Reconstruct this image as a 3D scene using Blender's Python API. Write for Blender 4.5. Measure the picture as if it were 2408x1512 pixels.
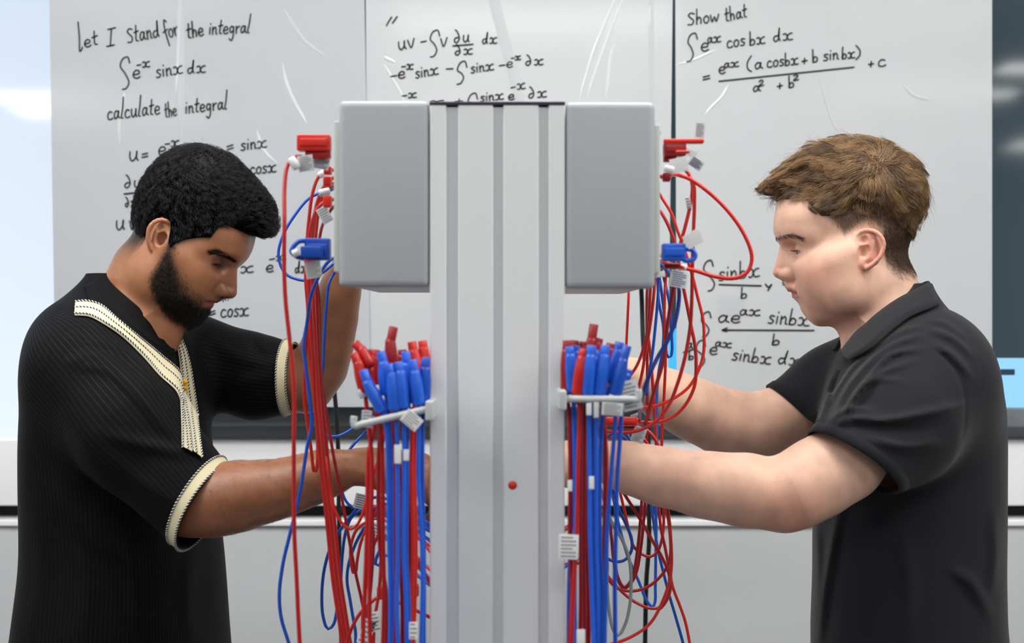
import bpy, bmesh, math, random
import numpy as np
from mathutils import Vector, Matrix
from mathutils.bvhtree import BVHTree

for o in list(bpy.data.objects):
    bpy.data.objects.remove(o, do_unlink=True)
SC = bpy.context.scene
COL = SC.collection
rng = np.random.default_rng(7)
random.seed(7)

# ------------------------------------------------------------------ camera, world, lights, exposure
FPX = 2408 * 50.0 / 36.0
Z0 = 1.45
cam_d = bpy.data.cameras.new('camera')
cam = bpy.data.objects.new('camera', cam_d)
COL.objects.link(cam)
cam.location = (0, 0, Z0)
cam.rotation_euler = (math.pi / 2, 0, 0)
cam_d.lens = 50
cam_d.sensor_width = 36
cam_d.dof.use_dof = True
cam_d.dof.focus_distance = 2.0
cam_d.dof.aperture_fstop = 5.2
cam_d.clip_start = 0.05
SC.camera = cam

W = bpy.data.worlds.new('world')
SC.world = W
W.use_nodes = True
W.node_tree.nodes['Background'].inputs[0].default_value = (1, 1, 1, 1)
W.node_tree.nodes['Background'].inputs[1].default_value = 0.16

SC.view_settings.view_transform = 'Standard'
SC.view_settings.look = 'None'
SC.view_settings.gamma = 1
SC.view_settings.use_curve_mapping = False
SC.view_settings.exposure = 0.30
SC.cycles.use_denoising = True
SC.cycles.max_bounces = 8
SC.cycles.sample_clamp_indirect = 6.0
CEIL = 2.8
LIGHT_STRENGTH = 11.0
# ceiling panels: centre x, centre y, width, depth
PANELS = [(-3.0, -2.7, 1.2, .38), (-2.52, -3.3, 1.25, .42), (2.40, -2.6, 1.1, .33), (3.15, -1.75, 1.2, .33),
          (4.35, -5.0, 1.2, .55), (0.10, -0.75, 1.25, .42), (-1.75, 0.4, 1.25, .42), (1.9, 0.4, 1.25, .42),
          (-1.35, 1.25, 1.25, .42), (1.35, 1.25, 1.25, .42), (-3.4, 1.4, 1.2, .42), (3.4, 1.4, 1.2, .42),
          (0.0, 1.75, 1.25, .42), (0.0, -3.6, 1.2, .42)]


# ------------------------------------------------------------------ helpers
def P(px, py, d):
    return np.array([(px - 1204) / FPX * d, d, Z0 + (756 - py) / FPX * d])


def lin(r, g=None, b=None):
    if g is None:
        r, g, b = r
    return tuple(((c / 255) / 12.92 if c / 255 <= .04045 else ((c / 255 + .055) / 1.055) ** 2.4) for c in (r, g, b))


def mat(name, rgb, rough=.5, metal=0, spec=.5, coat=0, coat_rough=.1, emit=None, estr=0, bump=None, vary=None, sheen=0, trans=0, alpha=1):
    m = bpy.data.materials.new(name)
    m.use_nodes = True
    nt = m.node_tree
    b = nt.nodes['Principled BSDF']
    b.inputs['Base Color'].default_value = (*lin(rgb), 1)
    b.inputs['Roughness'].default_value = rough
    b.inputs['Metallic'].default_value = metal
    b.inputs['Specular IOR Level'].default_value = spec
    b.inputs['Coat Weight'].default_value = coat
    b.inputs['Coat Roughness'].default_value = coat_rough
    b.inputs['Sheen Weight'].default_value = sheen
    b.inputs['Transmission Weight'].default_value = trans
    b.inputs['Alpha'].default_value = alpha
    if emit:
        b.inputs['Emission Color'].default_value = (*lin(emit), 1)
        b.inputs['Emission Strength'].default_value = estr
    if bump or vary:
        tc = nt.nodes.new('ShaderNodeTexCoord')
    if bump:
        sc, st, di = bump
        n = nt.nodes.new('ShaderNodeTexNoise')
        n.inputs['Scale'].default_value = sc
        n.inputs['Detail'].default_value = 3
        nt.links.new(tc.outputs['Object'], n.inputs['Vector'])
        bp = nt.nodes.new('ShaderNodeBump')
        bp.inputs['Strength'].default_value = st
        bp.inputs['Distance'].default_value = di
        nt.links.new(n.outputs['Fac'], bp.inputs['Height'])
        nt.links.new(bp.outputs['Normal'], b.inputs['Normal'])
    if vary:
        sc, rgb2 = vary
        n2 = nt.nodes.new('ShaderNodeTexNoise')
        n2.inputs['Scale'].default_value = sc
        n2.inputs['Detail'].default_value = 4
        nt.links.new(tc.outputs['Object'], n2.inputs['Vector'])
        mx = nt.nodes.new('ShaderNodeMix')
        mx.data_type = 'RGBA'
        mx.inputs[6].default_value = (*lin(rgb), 1)
        mx.inputs[7].default_value = (*lin(rgb2), 1)
        nt.links.new(n2.outputs['Fac'], mx.inputs[0])
        nt.links.new(mx.outputs[2], b.inputs['Base Color'])
    return m


def tag(o, label=None, cat=None, group=None, kind=None):
    if label:
        o['label'] = label
    if cat:
        o['category'] = cat
    if group:
        o['group'] = group
    if kind:
        o['kind'] = kind
    return o


def empty(name, loc, label, cat, group=None):
    o = bpy.data.objects.new(name, None)
    o.location = loc
    o.empty_display_size = .05
    COL.objects.link(o)
    bpy.context.view_layer.update()
    return tag(o, label, cat, group)


def link(name, me, m, parent=None):
    o = bpy.data.objects.new(name, me)
    COL.objects.link(o)
    if m is not None:
        me.materials.append(m)
    if parent is not None:
        o.parent = parent
        if parent.type == 'EMPTY':
            o.matrix_parent_inverse = Matrix.Translation(-parent.location)
    return o


def np_mesh(name, V, F, smooth=True):
    """V (n,3); F (m,4) or (m,3) int array"""
    V = np.asarray(V, np.float32)
    F = np.asarray(F, np.int32)
    me = bpy.data.meshes.new(name)
    k = F.shape[1]
    me.vertices.add(len(V))
    me.vertices.foreach_set('co', V.ravel())
    me.loops.add(F.size)
    me.loops.foreach_set('vertex_index', F.ravel())
    me.polygons.add(len(F))
    me.polygons.foreach_set('loop_start', np.arange(0, F.size, k, dtype=np.int32))
    if smooth:
        me.polygons.foreach_set('use_smooth', np.ones(len(F), bool))
    me.update(calc_edges=True)
    me.validate()
    return me


class MB:
    """collects vertices and polygons of one part"""

    def __init__(self):
        self.v = []
        self.f = []
        self.sm = []

    def add(self, V, F, smooth=False):
        n = len(self.v)
        self.v += [tuple(float(c) for c in p) for p in V]
        for f in F:
            self.f.append(tuple(int(i) + n for i in f))
            self.sm.append(smooth)
        return self

    def box(self, c, s, rot=None, bevel=0):
        c = np.array(c, float)
        h = np.array(s, float) / 2
        if bevel <= 0:
            V = np.array([[x, y, z] for x in (-1, 1) for y in (-1, 1) for z in (-1, 1)]) * h
            F = [(0, 1, 3, 2), (4, 6, 7, 5), (0, 4, 5, 1), (2, 3, 7, 6), (0, 2, 6, 4), (1, 5, 7, 3)]
            sm = False
        else:
            bm = bmesh.new()
            bmesh.ops.create_cube(bm, size=1)
            for v in bm.verts:
                v.co = Vector((v.co.x * 2 * h[0], v.co.y * 2 * h[1], v.co.z * 2 * h[2]))
            bmesh.ops.bevel(bm, geom=bm.edges[:], offset=bevel, segments=3, profile=.6, affect='EDGES')
            bm.verts.index_update()
            V = np.array([v.co[:] for v in bm.verts])
            F = [tuple(v.index for v in f.verts) for f in bm.faces]
            bm.free()
            sm = True
        if rot is not None:
            V = V @ np.array(rot).T
        return self.add(V + c, F, sm)

    def tube(self, pts, r, sides=8, caps=True):
        pts = np.asarray(pts, float)
        n = len(pts)
        r = np.broadcast_to(np.asarray(r, float), (n,))
        T = np.gradient(pts, axis=0)
        T /= np.linalg.norm(T, axis=1)[:, None] + 1e-12
        a = np.array([0, 0, 1.0]) if abs(T[0][2]) < .8 else np.array([1.0, 0, 0])
        N = np.cross(T[0], a)
        N /= np.linalg.norm(N)
        ang = np.arange(sides) / sides * 2 * math.pi
        V = []
        for i in range(n):
            N = N - T[i] * np.dot(N, T[i])
            N /= np.linalg.norm(N) + 1e-12
            B = np.cross(T[i], N)
            V.append(pts[i] + r[i] * (np.cos(ang)[:, None] * N + np.sin(ang)[:, None] * B))
        V = np.concatenate(V)
        F = []
        for i in range(n - 1):
            for j in range(sides):
                k = (j + 1) % sides
                F.append((i * sides + j, i * sides + k, (i + 1) * sides + k, (i + 1) * sides + j))
        if caps:
            F.append(tuple(range(sides - 1, -1, -1)))
            F.append(tuple((n - 1) * sides + j for j in range(sides)))
        return self.add(V, F, True)

    def lathe(self, a, b, prof, sides=14):
        """profile [(t, r)] along the axis a->b, t in metres"""
        a = np.array(a, float)
        b = np.array(b, float)
        d = (b - a) / np.linalg.norm(b - a)
        return self.tube([a + d * t for t, r in prof], [r for t, r in prof], sides)

    def mesh(self, name):
        me = bpy.data.meshes.new(name)
        me.from_pydata(self.v, [], self.f)
        me.polygons.foreach_set('use_smooth', self.sm)
        me.update()
        return me

    def build(self, name, m, parent=None):
        return link(name, self.mesh(name), m, parent)


def crom(pts, k=8):
    """centripetal Catmull-Rom through pts"""
    p = np.asarray(pts, float)
    if len(p) < 3:
        return np.array([p[0] + (p[-1] - p[0]) * t for t in np.linspace(0, 1, k + 1)])
    p = np.vstack([2 * p[0] - p[1], p, 2 * p[-1] - p[-2]])
    out = []
    for i in range(1, len(p) - 2):
        p0, p1, p2, p3 = p[i - 1:i + 3]
        t0 = 0
        t1 = t0 + np.linalg.norm(p1 - p0) ** .5 + 1e-9
        t2 = t1 + np.linalg.norm(p2 - p1) ** .5 + 1e-9
        t3 = t2 + np.linalg.norm(p3 - p2) ** .5 + 1e-9
        for t in np.linspace(t1, t2, k, endpoint=False):
            A1 = (t1 - t) / (t1 - t0) * p0 + (t - t0) / (t1 - t0) * p1
            A2 = (t2 - t) / (t2 - t1) * p1 + (t - t1) / (t2 - t1) * p2
            A3 = (t3 - t) / (t3 - t2) * p2 + (t - t2) / (t3 - t2) * p3
            B1 = (t2 - t) / (t2 - t0) * A1 + (t - t0) / (t2 - t0) * A2
            B2 = (t3 - t) / (t3 - t1) * A2 + (t - t1) / (t3 - t1) * A3
            out.append((t2 - t) / (t2 - t1) * B1 + (t - t1) / (t2 - t1) * B2)
    out.append(p[-2])
    return np.array(out)


def resample(p, n):
    p = np.asarray(p, float)
    s = np.concatenate([[0], np.cumsum(np.linalg.norm(np.diff(p, axis=0), axis=1))])
    t = np.linspace(0, s[-1], n)
    return np.stack([np.interp(t, s, p[:, i]) for i in range(p.shape[1])], 1)


def unit(v):
    v = np.asarray(v, float)
    return v / np.linalg.norm(v)


# ------------------------------------------------------------------ materials
M = dict(
    wall=mat('wall_paint', (196, 198, 200), .6),
    ceiling=mat('ceiling_tile', (228, 229, 230), .8, bump=(60, .2, .002)),
    floor=mat('floor_vinyl', (96, 98, 102), .4, vary=(6, (84, 86, 90))),
    sheet_left=mat('write_on_film_left', (198, 201, 206), .24, coat=.4, coat_rough=.1, bump=(14, .3, .003), vary=(3, (192, 195, 201))),
    sheet=mat('write_on_film', (208, 211, 214), .24, coat=.4, coat_rough=.1, bump=(14, .3, .003), vary=(3, (202, 205, 209))),
    crease=mat('film_crease', (220, 223, 225), .12, spec=.8),
    fold=mat('film_fold', (200, 203, 207), .3),
    ink=mat('marker_ink', (40, 44, 38), .6),
    gloss_white=mat('gloss_white_panel', (248, 249, 251), .2),
    grey_panel=mat('grey_panel', (198, 200, 203), .35),
    black_gap=mat('black_recess', (10, 10, 12), .5),
    bezel=mat('dark_bezel', (118, 122, 128), .35, vary=(4, (130, 134, 140))),
    alu=mat('anodised_aluminium', (238, 240, 242), .5, metal=.15, spec=.4),
    alu_dark=mat('slot_insert', (202, 206, 209), .55),
    cap=mat('dark_end_cap', (48, 40, 62), .5),
    housing=mat('grey_powder_coat', (178, 182, 186), .45, bump=(900, .12, .0004)),
    face=mat('faceplate', (216, 218, 214), .3),
    gasket=mat('dark_gasket', (44, 38, 60), .5),
    steel=mat('steel', (225, 225, 228), .2, metal=1),
    red=mat('red_pvc', (196, 28, 24), .35, coat=.2),
    red_bright=mat('bright_red_pvc', (224, 40, 26), .35, coat=.2),
    red_deep=mat('deep_red_pvc', (158, 14, 24), .4, coat=.15),
    blue=mat('blue_pvc', (14, 80, 192), .35, coat=.2),
    blue_light=mat('mid_blue_pvc', (30, 100, 222), .35, coat=.2),
    blue_deep=mat('dark_blue_pvc', (22, 58, 150), .4, coat=.15),
    black=mat('black_rubber', (14, 15, 16), .45),
    grey=mat('grey_pvc', (142, 148, 150), .35),
    tag_w=mat('white_paper_tag', (238, 238, 238), .5),
    tag_g=mat('printed_tag', (214, 215, 216), .5),
    print_ink=mat('tag_print', (134, 136, 142), .6),
    print_blue=mat('tag_print_blue', (40, 60, 130), .6),
    bar=mat('holder_plastic', (196, 199, 200), .4),
    reddot=mat('red_dot', (226, 52, 28), .5),
)
# ------------------------------------------------------------------ the room
def struct(name, mb, m):
    return tag(mb.build(name, m), kind='structure')


RX0, RX1, RY0, RY1 = -5.2, 5.2, -6.6, 2.96
struct('floor', MB().box((0, (RY0 + RY1) / 2, -.05), (RX1 - RX0 + .4, RY1 - RY0 + .4, .1)), M['floor'])
struct('ceiling', MB().box((0, (RY0 + RY1) / 2, CEIL + .05), (RX1 - RX0 + .4, RY1 - RY0 + .4, .1)), M['ceiling'])
struct('wall_back', MB().box((0, RY1 + .05, CEIL / 2), (RX1 - RX0 + .4, .1, CEIL)), M['wall'])
struct('wall_front', MB().box((0, RY0 - .05, CEIL / 2), (RX1 - RX0 + .4, .1, CEIL)), mat('pale_wall_paint', (140, 144, 148), .6))
struct('wall_left', MB().box((RX0 - .05, (RY0 + RY1) / 2, CEIL / 2), (.1, RY1 - RY0, CEIL)), M['wall'])
struct('wall_right', MB().box((RX1 + .05, (RY0 + RY1) / 2, CEIL / 2), (.1, RY1 - RY0, CEIL)), M['wall'])

DS = 2.84          # front of the wall unit
yb = RY1 - .003


def zpy(py, d):
    return Z0 + (756 - py) / FPX * d


# white glossy rail, black recess and grey lower panel of the wall unit
z1, z2, z3, z4 = zpy(1032, DS), zpy(1190, DS), zpy(1222, DS), zpy(1236, DS)
struct('trim_1', MB().box((0, (DS + yb) / 2, (z1 + z2) / 2), (10.2, yb - DS, z1 - z2), bevel=.004), M['gloss_white'])
struct('trim_2', MB().box((0, (DS + .05 + yb) / 2, (z2 + z3) / 2), (10.2, yb - DS - .05, z2 - z3 - .001)), M['black_gap'])
struct('trim_3', MB().box((0, (DS + yb) / 2, (z3 + .005 + .06) / 2), (10.2, yb - DS, z3 - .061), bevel=.003), M['grey_panel'])
struct('trim_4', MB().box((0, DS - .004, (z3 + z4) / 2), (10.2, .0075, z3 - z4), bevel=.002), M['gloss_white'])
struct('baseboard_back', MB().box((0, (DS + .03 + yb) / 2, .03), (10.2, yb - DS - .03, .058)), M['black_gap'])

# ceiling light panels
em = mat('light_diffuser', (255, 255, 255), .5, emit=(255, 254, 250), estr=LIGHT_STRENGTH)
fm = mat('light_frame', (235, 235, 235), .4)
for i, (x, y, w, d) in enumerate(PANELS):
    t = empty('ceiling_light', (x, y, CEIL), 'flat rectangular ceiling light panel, hung out of view', 'ceiling light', 'ceiling light panels')
    MB().box((x, y, CEIL - .012), (w, d, .008)).build('diffuser', em, t)
    f = MB()
    for s in (-1, 1):
        f.box((x + s * (w / 2 + .01), y, CEIL - .012), (.02, d + .04, .024))
        f.box((x, y + s * (d / 2 + .01), CEIL - .012), (w, .02, .024))
    f.build('frame', fm, t)


# display behind the sheets: dark glass with a blue window shown low down
def screen(name, x0, x1, zt, zb, label, m, shows=()):
    t = empty(name, ((x0 + x1) / 2, DS, zb), label, 'display')
    y = DS + .02
    MB().box(((x0 + x1) / 2, y + .02, (zt + zb) / 2), (x1 - x0, .04, zt - zb)).build('screen_glass', m, t)
    return t, y


glass_dark = mat('dark_screen_glass', (34, 42, 48), .06, spec=.55, emit=(62, 76, 84), estr=.55)
glass_left = mat('lit_screen_glass', (60, 66, 74), .05, spec=.6)
nt = glass_left.node_tree
b_ = nt.nodes['Principled BSDF']
tc_ = nt.nodes.new('ShaderNodeTexCoord')
sp_ = nt.nodes.new('ShaderNodeSeparateXYZ')
mr_ = nt.nodes.new('ShaderNodeMapRange')
mr_.inputs['From Min'].default_value = 2.2
mr_.inputs['From Max'].default_value = 1.1
rp_ = nt.nodes.new('ShaderNodeValToRGB')
rp_.color_ramp.elements[0].color = (*lin(196, 209, 227), 1)
rp_.color_ramp.elements[1].color = (*lin(222, 233, 242), 1)
nt.links.new(tc_.outputs['Object'], sp_.inputs[0])
nt.links.new(sp_.outputs['Z'], mr_.inputs['Value'])
nt.links.new(mr_.outputs[0], rp_.inputs[0])
nt.links.new(rp_.outputs[0], b_.inputs['Emission Color'])
b_.inputs['Emission Strength'].default_value = .93

XS = P(330, 0, DS)[0]
tL, yL = screen('wall_display', -2.6, XS, CEIL - .05, z1 + .001,
                'bright pale blue wall display behind the man in the black tunic', glass_left)
zbz, zbz2 = zpy(958, DS), zpy(1032, DS)
tR, yR = screen('wall_display', XS + .004, 2.9, CEIL - .05, zbz + .0005,
                'dark glass wall display with a blue window, behind the white sheets', glass_dark)
bz = MB().box(((XS + 2.9) / 2, DS + .015, (zbz + zbz2) / 2), (2.9 - XS, .05, zbz - zbz2 - .002), bevel=.003)
bz.build('lower_bezel', M['bezel'], tR)
bz = MB().box(((XS + 2.9) / 2, DS - .012, zpy(1014, DS)), (2.9 - XS, .006, .022), bevel=.002)
bz.build('bezel_strip', mat('bezel_strip', (70, 74, 78), .4), tR)
# what the dark display shows: a blue window with a small dark panel, and a blue block by the middle seam
blue_em = mat('blue_window_picture', (20, 40, 60), .1, emit=(146, 204, 240), estr=.95)
dk_em = mat('dark_picture', (10, 14, 18), .1, emit=(50, 66, 84), estr=.8)
cy_em = mat('cyan_picture', (10, 30, 50), .1, emit=(70, 178, 242), estr=1.0)
pa, pb = P(2200, 842, DS + .018), P(2560, 962, DS + .018)
MB().box((pa + pb) / 2, (pb[0] - pa[0], .002, pa[2] - pb[2])).build('blue_window', blue_em, tR)
pa, pb = P(2352, 868, DS + .016), P(2386, 882, DS + .016)
MB().box((pa + pb) / 2, (pb[0] - pa[0], .002, pa[2] - pb[2])).build('dark_panel', dk_em, tR)
pa, pb = P(1545, 772, DS + .018), P(1600, 958, DS + .018)
MB().box((pa + pb) / 2, (pb[0] - pa[0], .002, pa[2] - pb[2])).build('cyan_block', cy_em, tR)

# ------------------------------------------------------------------ write-on sheets and their writing
DB = 2.775
GL = {  # strokes in x-heights, baseline 0
    'e': (.62, [[(.03, .5), (.5, .55), (.52, .85), (.28, 1), (.05, .7), (.05, .25), (.28, 0), (.6, .15)]]),
    'l': (.3, [[(.3, 2.6), (.18, 1.2), (.05, .1), (.22, 0)]]),
    't': (.5, [[(.3, 1.9), (.22, .9), (.2, .15), (.42, .05)], [(0, 1.1), (.55, 1.2)]]),
    'L': (.42, [[(.35, 3.3), (.2, 1.4), (0, -.25), (.15, -.15), (.3, .15)]]),
    'I': (.75, [[(.45, 2.1), (.3, 0)], [(.15, 2.05), (.8, 2.15)], [(0, 0), (.65, .05)]]),
    's': (.5, [[(.5, .9), (.25, 1), (.08, .8), (.25, .55), (.45, .35), (.3, .02), (0, .08)]]),
    'S': (.72, [[(.7, 1.5), (.35, 1.65), (.08, 1.35), (.3, 1.0), (.6, .6), (.45, .1), (.0, .12)]]),
    'a': (.72, [[(.55, .85), (.3, 1), (.05, .55), (.15, .05), (.42, .25), (.58, .95)], [(.58, .95), (.55, .3), (.75, .05)]]),
    'n': (.65, [[(.05, 1), (.08, 0)], [(.08, .6), (.35, .98), (.5, .7), (.52, .1), (.65, .05)]]),
    'd': (.85, [[(.45, .8), (.15, .75), (.02, .35), (.2, .0), (.5, .3), (.62, 1.9)], [(.62, 1.9), (.55, .6), (.7, .05)]]),
    'D': (.85, [[(.45, .75), (.15, .7), (.02, .3), (.25, .0), (.55, .45), (.5, 1.1), (.25, 1.75), (.1, 1.9)]]),
    'f': (.65, [[(.8, 1.9), (.55, 2.2), (.4, 1.6), (.42, .3), (.55, -.9)], [(.05, .8), (.75, 1.05)]]),
    'o': (.6, [[(.3, 1), (.05, .7), (.08, .15), (.32, 0), (.55, .4), (.5, .85), (.28, 1)]]),
    'r': (.5, [[(.05, 1), (.1, 0)], [(.1, .55), (.3, .9), (.5, .95)]]),
    'h': (.65, [[(.12, 2.1), (.06, 0)], [(.06, .5), (.3, .95), (.5, .75), (.5, .05)]]),
    'i': (.25, [[(.12, .95), (.1, .05)], [(.16, 1.4), (.17, 1.48)]]),
    'g': (.65, [[(.5, .85), (.25, 1), (.05, .6), (.2, .15), (.48, .4)], [(.52, .95), (.5, -.5), (.3, -.95), (.02, -.7)]]),
    'c': (.62, [[(.55, .85), (.3, 1), (.05, .6), (.1, .12), (.35, 0), (.62, .15)]]),
    'u': (.72, [[(.05, 1), (.05, .35), (.22, 0), (.5, .35), (.58, 1)], [(.58, 1), (.55, .3), (.68, .0)]]),
    'x': (1.05, [[(.02, .9), (.25, 1), (.42, .65), (.38, .25), (.2, 0), (.02, .1)], [(.95, .98), (.68, .92), (.45, .5), (.6, .05), (1, .08)]]),
    '=': (.7, [[(.02, .65), (.6, .72)], [(0, .3), (.6, .36)]]),
    '-': (.6, [[(.0, .5), (.55, .55)]]),
    '+': (.7, [[(.0, .5), (.62, .55)], [(.33, .95), (.28, .1)]]),
    'v': (.65, [[(.0, 1), (.25, .0), (.6, 1.05)]]),
    'w': (.9, [[(.0, 1), (.15, .05), (.42, .7), (.6, .05), (.88, 1)]]),
    'b': (.7, [[(.1, 2), (.05, .05)], [(.05, .3), (.3, .85), (.6, .6), (.5, .1), (.05, .05)]]),
    '(': (.4, [[(.35, 2), (.05, 1.1), (.05, .2), (.3, -.3)]]),
    ')': (.4, [[(.05, 2), (.3, 1.2), (.28, .4), (.0, -.2)]]),
    '2': (.6, [[(.05, .85), (.3, 1.05), (.5, .8), (.25, .4), (.0, .05), (.55, .1)]]),
    'q': (.7, [[(.55, .9), (.2, 1), (.05, .55), (.3, .2), (.55, .8), (.6, .1), (.5, -.5)]]),
    ' ': (.5, []),
}


class Sheet:
    def __init__(self, x0, x1, y1, lean, m, label, dz=0.0, lean2=None):
        """x0,x1: edges at the top in picture px; lean: px the edge moves to the right over 830 px down"""
        self.d = DB + dz
        lean2 = lean if lean2 is None else lean2
        c = [P(x0 - lean * .3, -260, self.d), P(x1 - lean2 * .3, -260, self.d), P(x1 + lean2 * y1 / 830, y1, self.d), P(x0 + lean * y1 / 830, y1, self.d)]
        self.t = empty('whiteboard_sheet', tuple((c[2] + c[3]) / 2), label, 'whiteboard', None)
        n = 24
        V, F = [], []
        for i in range(n + 1):
            for j in range(n + 1):
                u, v = i / n, j / n
                p = (c[0] * (1 - u) + c[1] * u) * (1 - v) + (c[3] * (1 - u) + c[2] * u) * v
                V.append(p)
        for i in range(n):
            for j in range(n):
                q = i * (n + 1) + j
                F.append((q, q + 1, q + n + 2, q + n + 1))
        k = len(V)
        V2 = [p + np.array([0, .003, 0]) for p in V]
        F2 = [tuple(x + k for x in f[::-1]) for f in F]
        rim = [i * (n + 1) for i in range(n + 1)] + [n * (n + 1) + j for j in range(1, n + 1)] + [i * (n + 1) + n for i in range(n - 1, -1, -1)] + [j for j in range(n - 1, 0, -1)]
        F3 = [(rim[i], rim[(i + 1) % len(rim)], rim[(i + 1) % len(rim)] + k, rim[i] + k) for i in range(len(rim))]
        MB().add(V + V2, F + F2 + F3).build('film', m, self.t)
        self.ink = None

    def stroke(self, mb, pts, w=3.8, d=None):
        """flat line of ink, width in picture px, rounded ends"""
        d = d or self.d - .0013
        q = crom(pts, 6) if len(pts) > 2 else np.array(pts, float)
        T = np.gradient(q, axis=0)
        T /= np.linalg.norm(T, axis=1)[:, None] + 1e-9
        N = np.stack([-T[:, 1], T[:, 0]], 1)
        q = np.vstack([q[0] - T[0] * w * .45, q, q[-1] + T[-1] * w * .45])
        N = np.vstack([N[0] * .35, N, N[-1] * .35])
        V = [P(*(a + s * b * w / 2), d) for a, b in zip(q, N) for s in (-1, 1)]
        F = [(2 * i, 2 * i + 1, 2 * i + 3, 2 * i + 2) for i in range(len(q) - 1)]
        mb.add(V, F)

    def text(self, mb, s, x0, y0, x1, y1, h, w=3.5, slant=.1):
        adv = [GL[c][0] + .16 for c in s]
        tot = sum(adv) - .16
        e = np.array([x1 - x0, y1 - y0], float)
        L = np.linalg.norm(e)
        e /= L
        sx = L / tot
        up = np.array([e[1], -e[0]])
        t = 0
        for c, a in zip(s, adv):
            for st in GL[c][1]:
                pts = [np.array([x0, y0]) + e * (t + x) * sx + (up + e * slant) * y * h for x, y in st]
                self.stroke(mb, pts, w)
            t += a

    def integral(self, mb, xt, yt, xb, yb_, w=3.5):
        dx = xt - xb
        hk = 13
        self.stroke(mb, [(xt + 8, yt + 14), (xt + 3, yt), (xt - 8, yt + 4), (xt - 14, yt + 22), (xt * .5 + xb * .5, yt * .5 + yb_ * .5), (xb + 12, yb_ - 16), (xb + 5, yb_ - 2), (xb - 3, yb_)], w)

    def bead(self, name, pts, w, hgt, m, d=None):
        """raised crease in the film, rounded cross-section"""
        q = crom(pts, 8)
        n = len(q)
        T = np.gradient(q, axis=0)
        T /= np.linalg.norm(T, axis=1)[:, None] + 1e-9
        N = np.stack([-T[:, 1], T[:, 0]], 1)
        V, F = [], []
        K = 6
        d = d or self.d
        for i in range(n):
            taper = min(1, 4 * i / n + .12, 4 * (n - 1 - i) / n + .12)
            for k in range(K + 1):
                u = k / K * 2 - 1
                V.append(P(*(q[i] + N[i] * u * w / 2 * taper), d - .0002 - .45 * hgt * taper * math.cos(u * math.pi / 2)))
        for i in range(n - 1):
            for k in range(K):
                a = i * (K + 1) + k
                F.append((a, a + 1, a + K + 2, a + K + 1))
        MB().add(V, F, True).build(name, m, self.t)


sl = Sheet(116, 857, 957, 13, M['sheet_left'], 'greyish white write-on sheet headed let I stand for the integral')
w1 = MB()
T = sl.text
T(w1, 'L', 187, 116, 197, 113, 19)
T(w1, 'et', 200, 112, 231, 104, 17)
T(w1, 'I', 251, 109, 272, 106, 19)
T(w1, 'Stand', 301, 102, 377, 86, 20)
T(w1, 'for', 386, 93, 420, 82, 20)
T(w1, 'the', 441, 91, 479, 83, 18, 4)
T(w1, 'integral', 491, 81, 587, 77, 17)
w2 = MB()
sl.integral(w2, 297, 134, 291, 210)
T(w2, 'e', 313, 185, 330, 183, 19)
T(w2, '-x', 322, 160, 353, 157, 13)
T(w2, 'sinx', 368, 183, 431, 172, 18)
T(w2, 'dx', 441, 173, 484, 170, 16)
w3 = MB()
T(w3, 'calculate', 253, 282, 376, 268, 19)
T(w3, 'the', 389, 277, 416, 271, 17, 3.2)
T(w3, 'integral', 436, 267, 534, 256, 17)
w4 = MB()
T(w4, 'u', 304, 379, 326, 377, 22)
T(w4, '=', 334, 376, 350, 374, 20)
T(w4, 'e', 373, 366, 391, 364, 20)
T(w4, '-x', 388, 346, 422, 344, 14)
T(w4, '=', 535, 358, 552, 354, 20)
T(w4, 'sinx', 567, 354, 628, 346, 16)
T(w4, 'Du', 293, 442, 331, 440, 16)
sl.stroke(w4, [(292, 456), (332, 452)])
T(w4, 'Dx', 295, 487, 321, 484, 12)
T(w4, 'cosx', 588, 410, 650, 404, 16)
w5 = MB()
T(w5, 'u', 273, 541, 294, 539, 22)
T(w5, 'v', 306, 541, 318, 539, 22)
T(w5, 'x', 566, 642, 597, 640, 15)
T(w5, 'e', 626, 640, 643, 639, 16)
T(w5, '-x', 634, 616, 672, 610, 11)
T(w5, 'dx', 694, 642, 722, 641, 15)
T(w5, '=', 492, 747, 510, 742, 17)
T(w5, 'cosx', 519, 746, 585, 742, 18)
T(w5, 'c', 568, 804, 584, 802, 16)
for w, nm in ((w1, 'heading line'), (w2, 'first integral'), (w3, 'calculate line'), (w4, 'substitution lines'), (w5, 'lower working')):
    tag(w.build('handwriting', M['ink'], sl.t), kind='stuff', label= 'black marker handwriting, ' + nm)
sl.bead('crease', [(664, 145), (672, 190), (690, 235), (712, 275), (721, 290)], 9, .0022, M['crease'])
sl.bead('crease', [(604, 305), (612, 335), (625, 360), (652, 384)], 8, .002, M['crease'])
sl.bead('crease', [(421, 40), (421, 90), (417, 160), (413, 220)], 8, .0016, M['crease'])
sl.bead('crease', [(292, 215), (290, 235), (280, 290), (282, 340)], 7, .0014, M['crease'])
sl.bead('fold', [(424, -60), (425, 100), (426, 200), (426, 340)], 17, .0016, M['fold'])
sl.bead('crease', [(668, 20), (690, 60), (720, 100), (770, 135)], 10, .001, M['fold'])

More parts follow.
